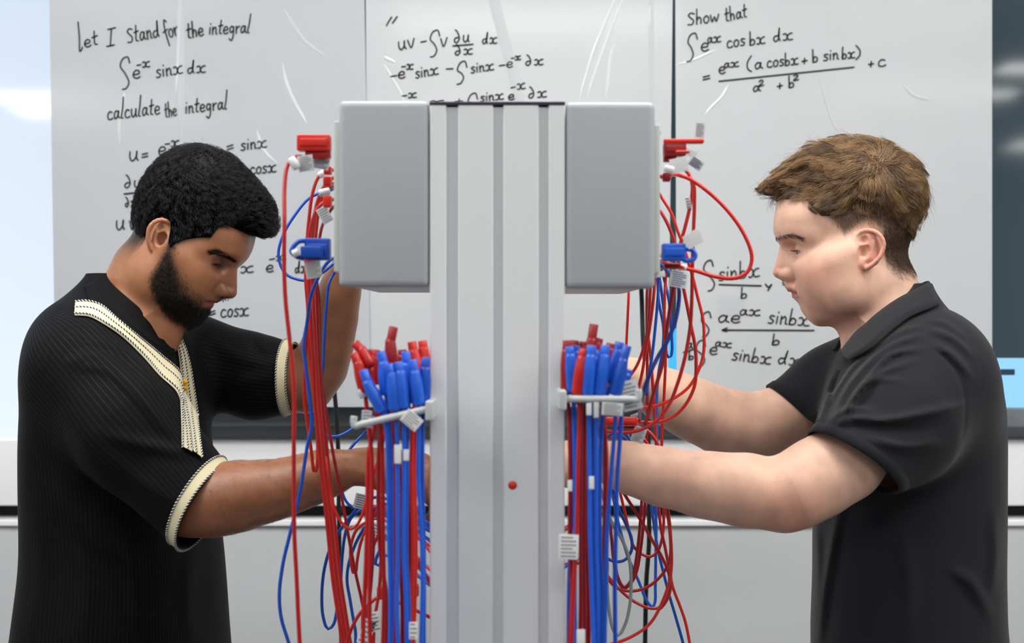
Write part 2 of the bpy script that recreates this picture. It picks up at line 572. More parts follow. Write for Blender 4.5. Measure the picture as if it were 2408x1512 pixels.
sm_ = Sheet(860, 1582, 957, 4, M['sheet'], 'white write-on sheet behind the metal column, with uv minus integral working', dz=.004, lean2=-10)
w1 = MB()
T = sm_.text
sm_.stroke(w1, [(921, 40), (915, 49), (909, 60)])
sm_.stroke(w1, [(934, 39), (929, 46), (923, 54)])
T(w1, 'uv', 938, 118, 977, 110, 19)
T(w1, '-', 990, 106, 1004, 104, 14)
sm_.integral(w1, 1026, 71, 1015, 134)
T(w1, 'v', 1037, 110, 1053, 108, 19)
T(w1, 'Du', 1068, 101, 1104, 98, 16)
sm_.stroke(w1, [(1065, 108), (1112, 104)])
T(w1, 'Dx', 1070, 130, 1112, 127, 13)
T(w1, 'dx', 1134, 103, 1169, 102, 14)
w2 = MB()
T(w2, '-', 919, 187, 934, 185, 14)
T(w2, 'e', 937, 185, 953, 183, 16)
T(w2, '-x', 944, 163, 972, 163, 12)
T(w2, 'sinx', 978, 184, 1032, 174, 15)
T(w2, '-', 1049, 168, 1066, 168, 12)
sm_.integral(w2, 1090, 144, 1078, 198)
T(w2, 'sinx', 1108, 172, 1162, 164, 14)
T(w2, '-e', 1174, 161, 1206, 158, 13)
T(w2, '-x', 1202, 142, 1225, 140, 9)
T(w2, 'Dx', 1236, 154, 1278, 152, 13)
w3 = MB()
T(w3, '-x', 946, 231, 980, 229, 11)
T(w3, 'x', 1012, 246, 1046, 244, 8)
T(w3, '+', 1070, 246, 1090, 245, 13)
sm_.integral(w3, 1115, 219, 1106, 270)
T(w3, 'sinx', 1130, 240, 1185, 233, 13)
T(w3, 'e', 1196, 236, 1210, 234, 13)
T(w3, '-x', 1202, 213, 1236, 208, 13)
T(w3, 'Dx', 1243, 231, 1286, 228, 14)
for w, nm in ((w1, 'by parts formula'), (w2, 'second line'), (w3, 'third line')):
    tag(w.build('handwriting', M['ink'], sm_.t), kind='stuff', label= 'black marker handwriting, ' + nm)
sm_.bead('fold', [(1150, -60), (1162, 0), (1190, 110), (1215, 200), (1232, 300)], 26, .0018, M['fold'])
sm_.bead('fold', [(1530, -60), (1531, 40), (1532, 140), (1531, 260)], 13, .0018, M['fold'])
sm_.bead('crease', [(902, 133), (912, 139), (930, 147)], 9, .0024, M['crease'])
sm_.bead('crease', [(902, 150), (918, 178), (940, 215), (950, 240)], 7, .0016, M['crease'])
sm_.bead('crease', [(1452, -20), (1425, 50), (1400, 110), (1375, 190), (1362, 240)], 7, .0016, M['crease'])
sm_.bead('crease', [(1472, -20), (1448, 40), (1425, 100), (1390, 200), (1380, 240)], 7, .0014, M['crease'])
sm_.bead('crease', [(1446, 100), (1436, 130), (1430, 180), (1424, 230)], 8, .0015, M['crease'])
sm_.bead('crease', [(1527, 8), (1528, 30), (1528, 70)], 6, .002, M['crease'])

sr = Sheet(1588, 2333, 957, 3, M['sheet'], 'white write-on sheet headed Show that, behind the brown haired man', dz=-.002, lean2=0)
w1 = MB()
T = sr.text
T(w1, 'Show', 1618, 60, 1691, 50, 17)
T(w1, 'that', 1706, 51, 1757, 40, 16)
sr.integral(w1, 1632, 78, 1618, 145)
T(w1, 'e', 1649, 121, 1667, 119, 19)
T(w1, 'ax', 1664, 102, 1696, 98, 13)
T(w1, 'cos', 1710, 113, 1752, 106, 16)
T(w1, 'bx', 1763, 107, 1800, 102, 16)
T(w1, 'dx', 1819, 98, 1865, 93, 16)
w2 = MB()
T(w2, '=', 1654, 193, 1672, 190, 18)
T(w2, 'e', 1691, 174, 1706, 172, 16)
T(w2, 'ax', 1703, 160, 1738, 156, 11)
T(w2, '(', 1757, 165, 1770, 163, 16)
T(w2, 'a', 1775, 163, 1793, 161, 15)
T(w2, 'cos', 1804, 159, 1843, 154, 15)
T(w2, 'bx', 1846, 155, 1878, 151, 15)
T(w2, '+', 1886, 152, 1900, 150, 15)
T(w2, 'b', 1911, 147, 1924, 145, 15)
T(w2, 'sin', 1937, 143, 1972, 139, 15)
T(w2, 'bx', 1980, 139, 2011, 136, 14)
T(w2, ')', 2013, 137, 2026, 135, 15)
sr.stroke(w2, [(1691, 191), (2008, 158)])
T(w2, 'a', 1771, 216, 1788, 214, 13)
T(w2, '2', 1785, 203, 1797, 201, 13)
T(w2, '+', 1828, 211, 1842, 209, 15)
T(w2, 'b', 1855, 207, 1868, 205, 14)
T(w2, '2', 1866, 190, 1879, 188, 13)
T(w2, '+', 2042, 159, 2056, 158, 15)
T(w2, 'c', 2065, 157, 2083, 155, 16)
w3 = MB()
sr.integral(w3, 1669, 612, 1668, 684)
T(w3, 'sinbx', 1691, 660, 1787, 650, 20)
sr.stroke(w3, [(1691, 669), (1790, 672)])
T(w3, 'b', 1742, 702, 1757, 701, 13)
sr.stroke(w3, [(1800, 668), (1807, 675), (1814, 670)])
sr.stroke(w3, [(1814, 669), (1810, 676), (1806, 683)])
T(w3, 'c', 1840, 671, 1856, 670, 15)
sr.integral(w3, 1664, 733, 1655, 792)
T(w3, 'ae', 1688, 758, 1740, 759, 17)
T(w3, 'ax', 1739, 741, 1788, 742, 13)
T(w3, 'sinbx', 1806, 760, 1903, 767, 19)
sr.stroke(w3, [(1698, 776), (1914, 777)])
sr.stroke(w3, [(1710, 771), (1700, 776), (1709, 779)])
T(w3, 'b', 1815, 811, 1834, 811, 13)
T(w3, 'a', 1614, 820, 1629, 819, 13)
sr.stroke(w3, [(1607, 829), (1631, 821)])
T(w3, 'b', 1619, 846, 1632, 845, 10)
sr.integral(w3, 1651, 800, 1645, 862)
T(w3, 'e', 1668, 833, 1686, 834, 17)
T(w3, 'ax', 1681, 814, 1720, 818, 11)
T(w3, 'sinbx', 1721, 846, 1812, 857, 17)
T(w3, 'dx', 1829, 854, 1881, 862, 17)
for w, nm in ((w1, 'heading and integral'), (w2, 'result line'), (w3, 'lower working')):
    tag(w.build('handwriting', M['ink'], sr.t), kind='stuff', label= 'black marker handwriting, ' + nm)
sr.bead('crease', [(1588, 153), (1625, 143), (1660, 128), (1685, 116)], 7, .002, M['crease'])
sr.bead('crease', [(1715, 196), (1700, 225), (1675, 250), (1657, 272)], 7, .0022, M['crease'])
sr.bead('crease', [(1925, 175), (1940, 230), (1955, 280), (1985, 330)], 6, .001, M['fold'])
sr.bead('crease', [(2120, 195), (2150, 225), (2190, 235)], 8, .001, M['fold'])
# small grey square left on the sheet under the fraction
pa, pb = P(1690, 699, sr.d - .0004), P(1750, 742, sr.d - .0004)
tag(MB().box((pa + pb) / 2, (pb[0] - pa[0], .0004, pa[2] - pb[2])).build('wiped_patch', mat('wiped_patch', (196, 199, 205), .3), sr.t), 'faint grey wiped square')
# ------------------------------------------------------------------ implicit surfaces
F32 = np.float32


def pmap(fn, it):
    return [fn(i) for i in it]



def smin(a, b, k):
    h = np.maximum(k - np.abs(a - b), 0) / k
    return np.minimum(a, b) - h * h * (k * .25)


def smax(a, b, k):
    return -smin(-a, -b, k)


def sst(e0, e1, x):
    t = np.clip((x - e0) / (e1 - e0), 0, 1)
    return t * t * (3 - 2 * t)


def cone(a, b, ra, rb, k=.01, op='u'):
    a = np.array(a, F32)
    b = np.array(b, F32)
    ab = b - a
    L2 = max(float(ab @ ab), 1e-10)

    def fn(p):
        q = p - a
        t = np.clip(q @ ab / F32(L2), 0, 1)
        q = q - t[:, None] * ab
        return np.sqrt(np.einsum('ij,ij->i', q, q)) - (ra + t * F32(rb - ra))
    return (fn, (a + b) / 2, math.sqrt(L2) / 2 + max(ra, rb), op, k)


def ell(c, r, k=.01, op='u', R=None):
    c = np.array(c, F32)
    r = np.array(r, F32)

    def fn(p):
        q = p - c
        if R is not None:
            q = q @ R
        q = q / r
        k0 = np.sqrt(np.einsum('ij,ij->i', q, q)) + F32(1e-6)
        q = q / r
        k1 = np.sqrt(np.einsum('ij,ij->i', q, q)) + F32(1e-6)
        return k0 * (k0 - 1) / k1
    return (fn, c, float(max(r)), op, k)


def chain(pts, rs, k=.01, op='u', inner=.002):
    pts = [np.array(p, F32) for p in pts]
    rs = list(np.broadcast_to(rs, (len(pts),)))
    segs = [cone(pts[i], pts[i + 1], rs[i], rs[i + 1])[0] for i in range(len(pts) - 1)]
    c = np.mean(pts, 0)
    R = max(np.linalg.norm(p - c) for p in pts) + max(rs)

    def fn(p):
        d = segs[0](p)
        for s in segs[1:]:
            d = smin(d, s(p), inner) if inner else np.minimum(d, s(p))
        return d
    return (fn, c, R, op, k)


def ev(p, prims, c=None, R=None):
    d = np.full(len(p), 1.0, F32)
    for fn, pc, pr, op, k in prims:
        if c is not None and np.linalg.norm(pc - c) > R + pr + .012 + k:
            continue
        v = fn(p)
        if op == 'u':
            d = smin(d, v, k)
        elif op == 's':
            d = smax(d, -v, k)
        elif op == 'i':
            d = smax(d, v, k)
        else:            # additive displacement
            d = d + v
    return d


def axis(segs):
    """non-uniform grid line from [(to, step)...], first entry is the start"""
    out = [segs[0]]
    for to, st in segs[1:]:
        n = max(1, int(round((to - out[-1]) / st)))
        out += list(np.linspace(out[-1], to, n + 1)[1:])
    return np.array(out, F32)


def surface_nets(f, xs, ys, zs, bs=12):
    """f(points, centre, radius)"""
    ax = [xs, ys, zs]
    n = [len(a) for a in ax]
    st = [list(range(0, m - 1, bs)) for m in n]
    cen, half = [], []
    for a, s in zip(ax, st):
        lo = np.array([a[i] for i in s])
        hi = np.array([a[min(i + bs, len(a) - 1)] for i in s])
        cen.append((lo + hi) / 2)
        half.append((hi - lo) / 2)
    nb = [len(s) for s in st]
    CX = np.stack(np.meshgrid(*cen, indexing='ij'), -1).reshape(-1, 3).astype(F32)
    HR = np.sqrt(sum(h ** 2 for h in np.meshgrid(*half, indexing='ij'))).ravel()
    fc = np.concatenate(pmap(lambda i: f(CX[i:i + 4000], None, None), range(0, len(CX), 4000)))
    keep = np.abs(fc) < HR * 1.5 + .006
    G = fc.reshape(nb).astype(F32)
    V = np.repeat(np.repeat(np.repeat(G, bs, 0), bs, 1), bs, 2)
    V = np.pad(V, ((0, 1),) * 3, mode='edge')[:n[0], :n[1], :n[2]].copy()

    def block(b):
        i, j, k = np.unravel_index(b, nb)
        sl = [slice(s[q], min(s[q] + bs, m - 1) + 1) for s, q, m in zip(st, (i, j, k), n)]
        g = np.meshgrid(xs[sl[0]], ys[sl[1]], zs[sl[2]], indexing='ij')
        p = np.stack(g, -1).reshape(-1, 3)
        V[sl[0], sl[1], sl[2]] = f(p, CX[b], HR[b]).reshape(g[0].shape)
    pmap(block, np.nonzero(keep)[0])
    s = (V < 0)
    u = s.astype(np.uint8)
    c = np.zeros([m - 1 for m in n], np.uint8)
    for a in (0, 1):
        for b in (0, 1):
            for e in (0, 1):
                c += u[a:n[0] - 1 + a, b:n[1] - 1 + b, e:n[2] - 1 + e]
    idx = np.argwhere((c > 0) & (c < 8))
    del c
    key = (idx[:, 0] * n[1] + idx[:, 1]) * n[2] + idx[:, 2]
    cs = [(a, b, e) for a in (0, 1) for b in (0, 1) for e in (0, 1)]
    cv = {q: V[idx[:, 0] + q[0], idx[:, 1] + q[1], idx[:, 2] + q[2]] for q in cs}
    acc = np.zeros((len(idx), 3))
    cnt = np.zeros(len(idx))
    for q in cs:
        for d in range(3):
            if q[d]:
                continue
            q2 = list(q)
            q2[d] = 1
            a, b = cv[q], cv[tuple(q2)]
            m = (a < 0) != (b < 0)
            t = np.where(m, a / np.where(m, a - b, 1), 0)
            pos = np.tile(np.array(q, float), (len(idx), 1))
            pos[:, d] = t
            acc[m] += pos[m]
            cnt += m
    fr = acc / cnt[:, None]
    co = np.empty((len(idx), 3))
    for d in range(3):
        a = ax[d]
        i = idx[:, d]
        co[:, d] = a[i] + fr[:, d] * (a[i + 1] - a[i])
    quads = []
    for d in range(3):
        o1, o2 = [(1, 2), (2, 0), (0, 1)][d]
        A = [slice(None)] * 3
        B = [slice(None)] * 3
        A[d] = slice(0, n[d] - 1)
        B[d] = slice(1, n[d])
        e = np.argwhere(s[tuple(A)] != s[tuple(B)])
        ok = (e[:, o1] >= 1) & (e[:, o2] >= 1) & (e[:, o1] < n[o1] - 1) & (e[:, o2] < n[o2] - 1)
        e = e[ok]
        fl = s[e[:, 0], e[:, 1], e[:, 2]]

        def kid(a, b):
            w = e.copy()
            w[:, o1] -= a
            w[:, o2] -= b
            return np.searchsorted(key, (w[:, 0] * n[1] + w[:, 1]) * n[2] + w[:, 2])
        Q = np.stack([kid(1, 1), kid(0, 1), kid(0, 0), kid(1, 0)], 1)
        Q[~fl] = Q[~fl][:, ::-1]
        quads.append(Q)
    Q = np.concatenate(quads)
    return co.astype(F32), Q


def grad(f, p, h=6e-4, v=None):
    """forward differences"""
    g = np.empty_like(p)
    if v is None:
        v = f(p)
    for d in range(3):
        e = np.zeros(3, F32)
        e[d] = h
        g[:, d] = (f(p + e) - v) / h
    return g


def newton(f, p, it=1, lim=.004, culled=False):
    """pull points onto f=0; culled: f takes (p, centre, radius) and is worked in small neighbourhoods"""
    if culled:
        c = np.floor(p / .04).astype(int)
        k = (c[:, 0] * 4096 + c[:, 1]) * 4096 + c[:, 2]
        o = np.argsort(k, kind='stable')
        cut = np.nonzero(np.diff(k[o]))[0] + 1
        out = p.copy()

        def work(ix):
            q = p[ix]
            cc = (q.min(0) + q.max(0)) / 2
            R = float(np.linalg.norm(q.max(0) - cc)) + .006
            out[ix] = newton(lambda x: f(x, cc, R), q, it, lim)
        pmap(work, np.split(o, cut))
        return out
    for _ in range(it):
        v = f(p)
        g = grad(f, p, v=v)
        s = np.clip(v / np.maximum(np.einsum('ij,ij->i', g, g), .05), -lim, lim)
        p = p - s[:, None] * g
    return p


def trim(V, Q, f, cuts):
    """drop the faces where any cut is positive, then draw the open rims onto the cut surfaces"""
    c = V[Q].mean(1)
    kill = np.zeros(len(Q), bool)
    for cf in cuts:
        kill |= cf(c) > 0
    Q = Q[~kill]
    used = np.unique(Q)
    mp = np.full(len(V), -1)
    mp[used] = np.arange(len(used))
    V = V[used].copy()
    Q = mp[Q]
    E = np.sort(np.concatenate([Q[:, [0, 1]], Q[:, [1, 2]], Q[:, [2, 3]], Q[:, [3, 0]]]), 1)
    k = E[:, 0].astype(np.int64) * len(V) + E[:, 1]
    uq, ct = np.unique(k, return_counts=True)
    b = np.unique(np.concatenate([uq[ct == 1] // len(V), uq[ct == 1] % len(V)]))
    p = V[b]
    for _ in range(3):
        vals = np.stack([cf(p) for cf in cuts], 1)
        w = np.abs(vals).argmin(1)
        for i, cf in enumerate(cuts):
            m = w == i
            if m.any():
                g = grad(cf, p[m])
                p[m] -= np.clip(cf(p[m]) / np.maximum((g ** 2).sum(1), .1), -.006, .006)[:, None] * g
        p = newton(f, p, 1)
    V[b] = p
    return V, Q


def head_frame(px, py, d, s, pitch, yaw):
    p, y = math.radians(pitch), math.radians(yaw)
    O = P(px, py, d)
    f = np.array([s * math.cos(y) * math.cos(p), -math.sin(y) * math.cos(p), -math.sin(p)])
    u = np.array([s * math.cos(y) * math.sin(p), -math.sin(y) * math.sin(p), math.cos(p)])
    l = np.cross(u, f)
    return O, np.stack([f, l, u], 1)     # columns: forward, left, up


class Head:
    """head in its own frame: x forward, y to its left, z up, origin between the ear canals"""

    def __init__(self, px, py, d, s, pitch, yaw, near):
        self.O, self.R = head_frame(px, py, d, s, pitch, yaw)
        self.Rf = self.R.astype(F32)
        self.Of = self.O.astype(F32)
        self.near = near
        self.warp = None
        self.prims = []
        self.post = []

    def inv(self, px, py, lat=0):
        C = np.array([0, 0, Z0])
        r = P(px, py, 1) - C
        O2 = self.O + self.R[:, 1] * lat
        t = np.dot(O2 - C, self.R[:, 1]) / np.dot(r, self.R[:, 1])
        q = (C + r * t - self.O) @ self.R
        return q

    def xz(self, pts, lat=0):
        return np.array([self.inv(x, y, lat)[[0, 2]] for x, y in pts])

    def loc(self, p):
        return (p - self.Of) @ self.Rf

    def wor(self, q):
        return np.asarray(q) @ self.R.T + self.O

    def raw(self, q, c=None, R=None):
        return ev(q, self.prims, c, R)

    def local(self, q, c=None, R=None):
        if self.warp is not None:
            z, dl = self.warp
            lo_, hi_ = dl
            w = np.interp(q[:, 2], z, lo_).astype(F32) * np.exp(-(q[:, 1] / (.030 + .022 * sst(-.010, -.040, q[:, 2]))) ** 2)
            w += np.interp(q[:, 2], z, hi_).astype(F32) * np.exp(-(q[:, 1] / .019) ** 2)
            w *= sst(.02, .075, q[:, 0])
            q0 = q
            q = q.copy()
            q[:, 0] -= w
        else:
            q0 = q
        d = self.raw(q, c, R)
        for fn, pc, pr, op, k in self.post:
            if c is not None and np.linalg.norm(pc - c) > R + pr + .012:
                continue
            v = fn(q0)
            d = smin(d, v, k) if op == 'u' else smax(d, -v, k)
        return d

    def world(self, p, c=None, R=None):
        return self.local(self.loc(p), None if c is None else self.loc(np.asarray(c, F32)[None])[0], R)

    def fit(self, prof):
        """match the midline profile to a measured one: prof (n,2) of x,z"""
        z = np.linspace(prof[:, 1].min(), prof[:, 1].max(), 160)
        xt = np.array([max([prof[i, 0] + (prof[i + 1, 0] - prof[i, 0]) * (zz - prof[i, 1]) / (prof[i + 1, 1] - prof[i, 1] + 1e-9)
                            for i in range(len(prof) - 1) if min(prof[i, 1], prof[i + 1, 1]) <= zz <= max(prof[i, 1], prof[i + 1, 1])] + [-1]) for zz in z])
        xs = np.arange(.03, .15, .0005)
        q = np.stack([np.tile(xs, len(z)), np.zeros(len(xs) * len(z)), np.repeat(z, len(xs))], 1).astype(F32)
        v = self.raw(q).reshape(len(z), len(xs)) < 0
        xc = np.array([xs[np.nonzero(r)[0][-1]] if r.any() else np.nan for r in v])
        dl = np.where(np.isnan(xc) | (xt < -.5), 0, np.clip(xt - xc, -.02, .02))
        ker = np.array([1, 2, 3, 2, 1.]) / 9
        dl = np.convolve(np.pad(dl, 2, mode='edge'), ker, 'valid')
        zz = np.concatenate([[z[0] - .02], z, [z[-1] + .03]])
        dl = np.concatenate([[0], dl, [0]])
        zu = np.linspace(zz[0], zz[-1], 300)
        du = np.interp(zu, zz, dl)
        kw = int(.040 / (zu[1] - zu[0])) | 1
        kk = np.hanning(kw + 2)[1:-1]
        low = np.convolve(np.pad(du, kw // 2, mode='edge'), kk / kk.sum(), 'valid')
        self.warp = (zu, (low, du - low))
        return dl


def face_prims(L):
    """features of the face and skull from its landmarks"""
    pr = []
    A = pr.append
    A(ell(L['skull_c'], L['skull_r'], .001))
    hw = L['hw']
    bx, bz = L['brow']
    A(ell((bx - .045, 0, bz + .02), (.046, hw * .86, .045), .03))                       # forehead
    A(ell((.032, 0, -.026), (.046, hw * .86, .050), .03))                               # mid face
    cx, cz = L['chin']
    for s in (-1, 1):
        A(cone((.008, s * (hw - .008), -.002), (L['gon'][0], s * (hw - .022), L['gon'][1]), .014, .015, .03))
        A(cone((L['gon'][0], s * (hw - .022), L['gon'][1]), (cx - .022, s * .014, cz + .008), .0165, .016, .03))
        A(cone((L['cheek'][0], s * .036, L['cheek'][1]), (.03, s * (hw - .010), L['cheek'][1] + .006), .012, .010, .022))
        A(ell((.022, s * (hw - .021), -.036), (.034, .018, .036), .035))
        A(ell((.012, s * (hw - .024), -.052), (.022, .016, .022), .03))
        A(ell((L['cheek'][0] - .020, s * .033, L['cheek'][1] - .022), (.022, .020, .026), .028))
        A(cone((bx - .010, s * .008, bz), (bx - .022, s * .036, bz + .003), .009, .008, .016))
        A(cone((bx - .022, s * .036, bz + .003), (bx - .045, s * .054, bz - .004), .008, .007, .016))
    A(ell((L['mouth'][0] - .026, 0, L['mouth'][1]), (.0265, .030, .025), .018))           # mouth barrel
    A(ell((cx - .014, 0, cz), (.015, .018, .014), .016))                                # chin
    A(ell((cx - .040, 0, L['chinb'][1] + .014), (.040, .034, .016), .022))                # under chin
    ex, ez = L['eye']
    for s in (-1, 1):                                                                   # eye sockets and lids
        A(ell((ex + .021, s * .033, ez - .001), (.017, .019, .0135), .012, 's'))
    # nose
    nx, nz = L['nas']
    tx, tz = L['tip']
    sx, sz = L['sub']
    A(cone((nx - .008, 0, nz), (tx - .020, 0, tz + .014), .0065, .0085, .010))
    A(cone((tx - .020, 0, tz + .014), (tx - .0105, 0, tz + .001), .0085, .0095, .008))
    for s in (-1, 1):
        A(cone((nx - .015, s * .004, nz - .006), (tx - .028, s * .011, tz + .002), .006, .008, .010))
        A(ell((tx - .0215, s * .0138, tz - .0035), (.0122, .0074, .0092), .0045))
        A(cone((tx - .013, s * .0045, tz - .002), (tx - .016, s * .009, tz - .006), .0065, .005, .005))
    A(cone((tx - .012, 0, tz - .006), (sx - .006, 0, sz + .003), .0045, .005, .006))
    for s in (-1, 1):
        A(ell((tx - .0165, s * .0068, tz - .0115), (.0065, .0036, .0042), .003, 's'))
    # lips
    for s in (-1, 1):
        A(cone((sx - .010, s * .004, sz + .002), (L['ul'][0] - .009, s * .006, L['ul'][1] + .003), .0075, .0070, .008))
    mx, mz = L['mouth']
    cr = mx - .026 + .0265 * math.sqrt(1 - (.0235 / .030) ** 2) + .0012
    ux, uz = L['ul']
    lx, lz = L['ll']
    A(chain([(cr, -.0235, mz + .0006), (ux - .0075, -.011, uz), (ux - .0055, 0, uz - .0006), (ux - .0075, .011, uz), (cr, .0235, mz + .0006)],
            [.0026, .0050, .0056, .0050, .0026], .0045))
    A(chain([(cr, -.0230, mz - .0018), (lx - .0085, -.011, lz), (lx - .0062, 0, lz), (lx - .0085, .011, lz), (cr, .0230, mz - .0018)],
            [.0026, .0054, .0062, .0054, .0026], .0045))
    A(chain([(cr - .003, -.0262, mz - .0012), (cr + .0025, -.0225, mz - .0004), (mx + .0025, -.012, mz), (mx + .0045, 0, mz - .0006), (mx + .0025, .012, mz), (cr + .0025, .0225, mz - .0004), (cr - .003, .0262, mz - .0012)],
            [.0011, .0014, .0016, .0016, .0016, .0014, .0011], .0035, 's'))
    return pr


def ear_prims(H, L, rim, anti, lobe, concha, fossa, tragus, flip):
    """near ear from outlines in the photograph, the far one as its mirror image"""
    pr = []
    hw = L['hw']

    def out(x):
        return hw - .003 + np.clip(-(x - .004) * .55, -.002, .018)      # flares outwards to the back

    def lift(px, dy=0):
        q = H.inv(px[0], px[1], H.near * (hw + .008))
        return np.array([q[0], out(q[0]) + dy, q[2]])
    R = resample(crom([lift(p) for p in rim], 6), 17)
    An = resample(crom([lift(p, -.0022) for p in anti], 6), 8)
    Lo = lift(lobe, -.0015)
    Co = lift(concha, .0035)
    Fo = lift(fossa, .0025)
    Tr = lift(tragus, .0015)
    cen = np.mean(R, 0)
    up_, dn_ = R[np.argmax(R[:, 2])], R[np.argmin(R[:, 2])]
    for s in (-1, 1):
        m = np.array([1, s, 1])
        mid = (up_ + dn_) / 2
        wd = (R[:, 0].max() - R[:, 0].min()) / 2
        for t, rr in ((.22, wd * .66), (.48, wd * .80), (.72, wd * .60)):        # the shell of the ear, sunk below its rim
            c_ = up_ * (1 - t) + dn_ * t
            c_ = np.array([cen[0] * .8 + c_[0] * .2, 0, c_[2]])
            c_[1] = out(c_[0]) - .0085
            pr.append(ell(c_ * m, (rr * 1.05, .0065, rr * 1.15), .006))
            pr.append(cone(c_ * m, np.array([max(c_[0], .000), hw - .014, c_[2]]) * m, .008, .011, .008))
        pr.append(ell(Co * m, (.0082, .0090, .0098), .003, 's'))
        pr.append(ell(Fo * m, (.0062, .0050, .0058), .003, 's'))
        pr.append(chain([p * m for p in R], [.0020, .0026] + [.0031] * (len(R) - 5) + [.0030, .0034, .0038], .0018, 'u', .0006))
        pr.append(chain([p * m for p in An], [.0026] * 6 + [.0022, .0018], .0030, 'u', .0006))
        pr.append(ell(Lo * m, (.0072, .0042, .0085), .004))
        pr.append(cone(Lo * m, np.array([Lo[0] + .009, hw - .006, Lo[2] + .006]) * m, .0042, .005, .006))
        pr.append(ell(Tr * m, (.0036, .0040, .0050), .003))
    return pr


def eye_openings(L, lo, hi):
    """the gaps between the lids"""
    pr = []
    ex, ez = L['eye']
    for s in (-1, 1):
        pr.append(ell((ex, s * .0315, ez), (.0134, .0142, .0130), .006))
    for s in (-1, 1):
        c = np.array([ex, s * .0315, ez], F32)

        def fn(p, c=c, s=s):
            q = p - c
            r = np.sqrt((q ** 2).sum(1)) + 1e-6
            az = np.degrees(np.arctan2(q[:, 1] * s, q[:, 0]))
            el = np.degrees(np.arcsin(np.clip(q[:, 2] / r, -1, 1)))
            t = (az - 10) / 58
            mid = (lo + hi) / 2
            g = (np.sqrt(((el - mid) / ((hi - lo) / 2)) ** 2 * 1.0 + t * t * 1.0) - 1) * .004
            return np.maximum(np.maximum(g, (r - .019)), .0095 - r).astype(F32)
        pr.append((fn, c, .02, 's', .0012))
    return pr


def hand_prims(Wp, dr, back, side, flex, spread=.10, scale=1.0, tcurl=.5):
    """five separate fingers; dr wrist to knuckles, back = back of the hand, side = thumb side"""
    dr, back = unit(dr), unit(back)
    side = unit(np.array(side) - dr * np.dot(side, dr) - back * np.dot(np.array(side) - dr * np.dot(side, dr), back))
    Wp = np.array(Wp, float)
    pr = []
    lens = [(.043, .026, .021), (.047, .030, .022), (.043, .028, .022), (.034, .021, .019)]
    rad = [.0090, .0093, .0088, .0078]
    offs = [.027, .009, -.009, -.025]
    kn = [.088, .091, .086, .078]
    pr.append(ell(Wp + dr * .045 * scale, (.030 * scale, .030 * scale, .030 * scale), .02))
    for i in range(4):
        k = Wp + (dr * kn[i] + side * offs[i]) * scale
        pr.append(cone(Wp + (dr * .006 + side * offs[i] * .55) * scale, k, .0125 * scale, .0108 * scale, .012))
        d = unit(dr + side * spread * (1.5 - i))
        b = back
        p = k
        for j in range(3):
            a = flex[i][j]
            d2 = d * math.cos(a) - b * math.sin(a)
            b = b * math.cos(a) + d * math.sin(a)
            d = d2
            q = p + d * lens[i][j] * scale
            pr.append(cone(p, q, rad[i] * (1 - .09 * j) * scale, rad[i] * (1 - .09 * (j + 1)) * scale, .0035 if j else .006))
            p = q
    t0 = Wp + (dr * .018 + side * .020 - back * .006) * scale
    td = unit(side * .62 + dr * .75 - back * .45)
    t1 = t0 + td * .044 * scale
    pr.append(cone(t0, t1, .0150 * scale, .0115 * scale, .014))
    td2 = unit(td + (-side * .6 - back * .3) * tcurl + dr * .3)
    t2 = t1 + td2 * .032 * scale
    pr.append(cone(t1, t2, .0108 * scale, .0098 * scale, .005))
    td3 = unit(td2 - side * .5 * tcurl)
    pr.append(cone(t2, t2 + td3 * .025 * scale, .0098 * scale, .0078 * scale, .004))
    return pr


class Torso:
    """lofted trunk: rows of (py, xl, xr, half width across the shoulders)"""

    def __init__(self, rows, d, yaw, s, theta, n=2.3, grow=0.0):
        yw = math.radians(yaw)
        self.f = np.array([s * math.cos(yw), -math.sin(yw)], F32)
        self.l = np.array([-self.f[1], self.f[0]], F32)
        th = math.radians(theta)
        T = []
        for py, xl, xr, b in rows:
            c = P((xl + xr) / 2, py, d)
            A = (xr - xl) / 2 / FPX * d
            a2 = A * A - (b * math.sin(th)) ** 2
            a = math.sqrt(max(a2, (A * .6) ** 2)) / math.cos(th)
            T.append((c[2], c[0], d, a + grow, b + grow))
        T = np.array(sorted(T))
        zf = np.linspace(T[0, 0], T[-1, 0], 400)
        ker = np.hanning(37)
        ker /= ker.sum()
        self.z = zf
        self.cols = [np.convolve(np.pad(np.interp(zf, T[:, 0], T[:, i]), 18, mode='edge'), ker, 'valid').astype(F32) for i in range(1, 5)]
        self.n = n
        self.z0, self.z1 = T[0, 0], T[-1, 0]

    def prim(self, k=.01):
        def fn(p):
            z = p[:, 2]
            cx, cy, a, b = [np.interp(z, self.z, c).astype(F32) for c in self.cols]
            dx, dy = p[:, 0] - cx, p[:, 1] - cy
            u = dx * self.f[0] + dy * self.f[1]
            v = dx * self.l[0] + dy * self.l[1]
            r = np.sqrt(u * u + v * v) + 1e-6
            g = (np.abs(u / a) ** self.n + np.abs(v / b) ** self.n) ** (1 / self.n) + 1e-6
            d = r - r / g
            return np.maximum(np.maximum(d, z - self.z1), self.z0 - z).astype(F32)
        return (fn, np.array([0, 2, 1]), 9.0, 'u', k)

    def ang(self, p):
        z = p[:, 2]
        cx, cy = [np.interp(z, self.z, c) for c in self.cols[:2]]
        dx, dy = p[:, 0] - cx, p[:, 1] - cy
        return np.arctan2(dx * self.l[0] + dy * self.l[1], dx * self.f[0] + dy * self.f[1])


def topx(p):
    return p[:, 0] / p[:, 1] * FPX + 1204, 756 - (p[:, 2] - Z0) / p[:, 1] * FPX


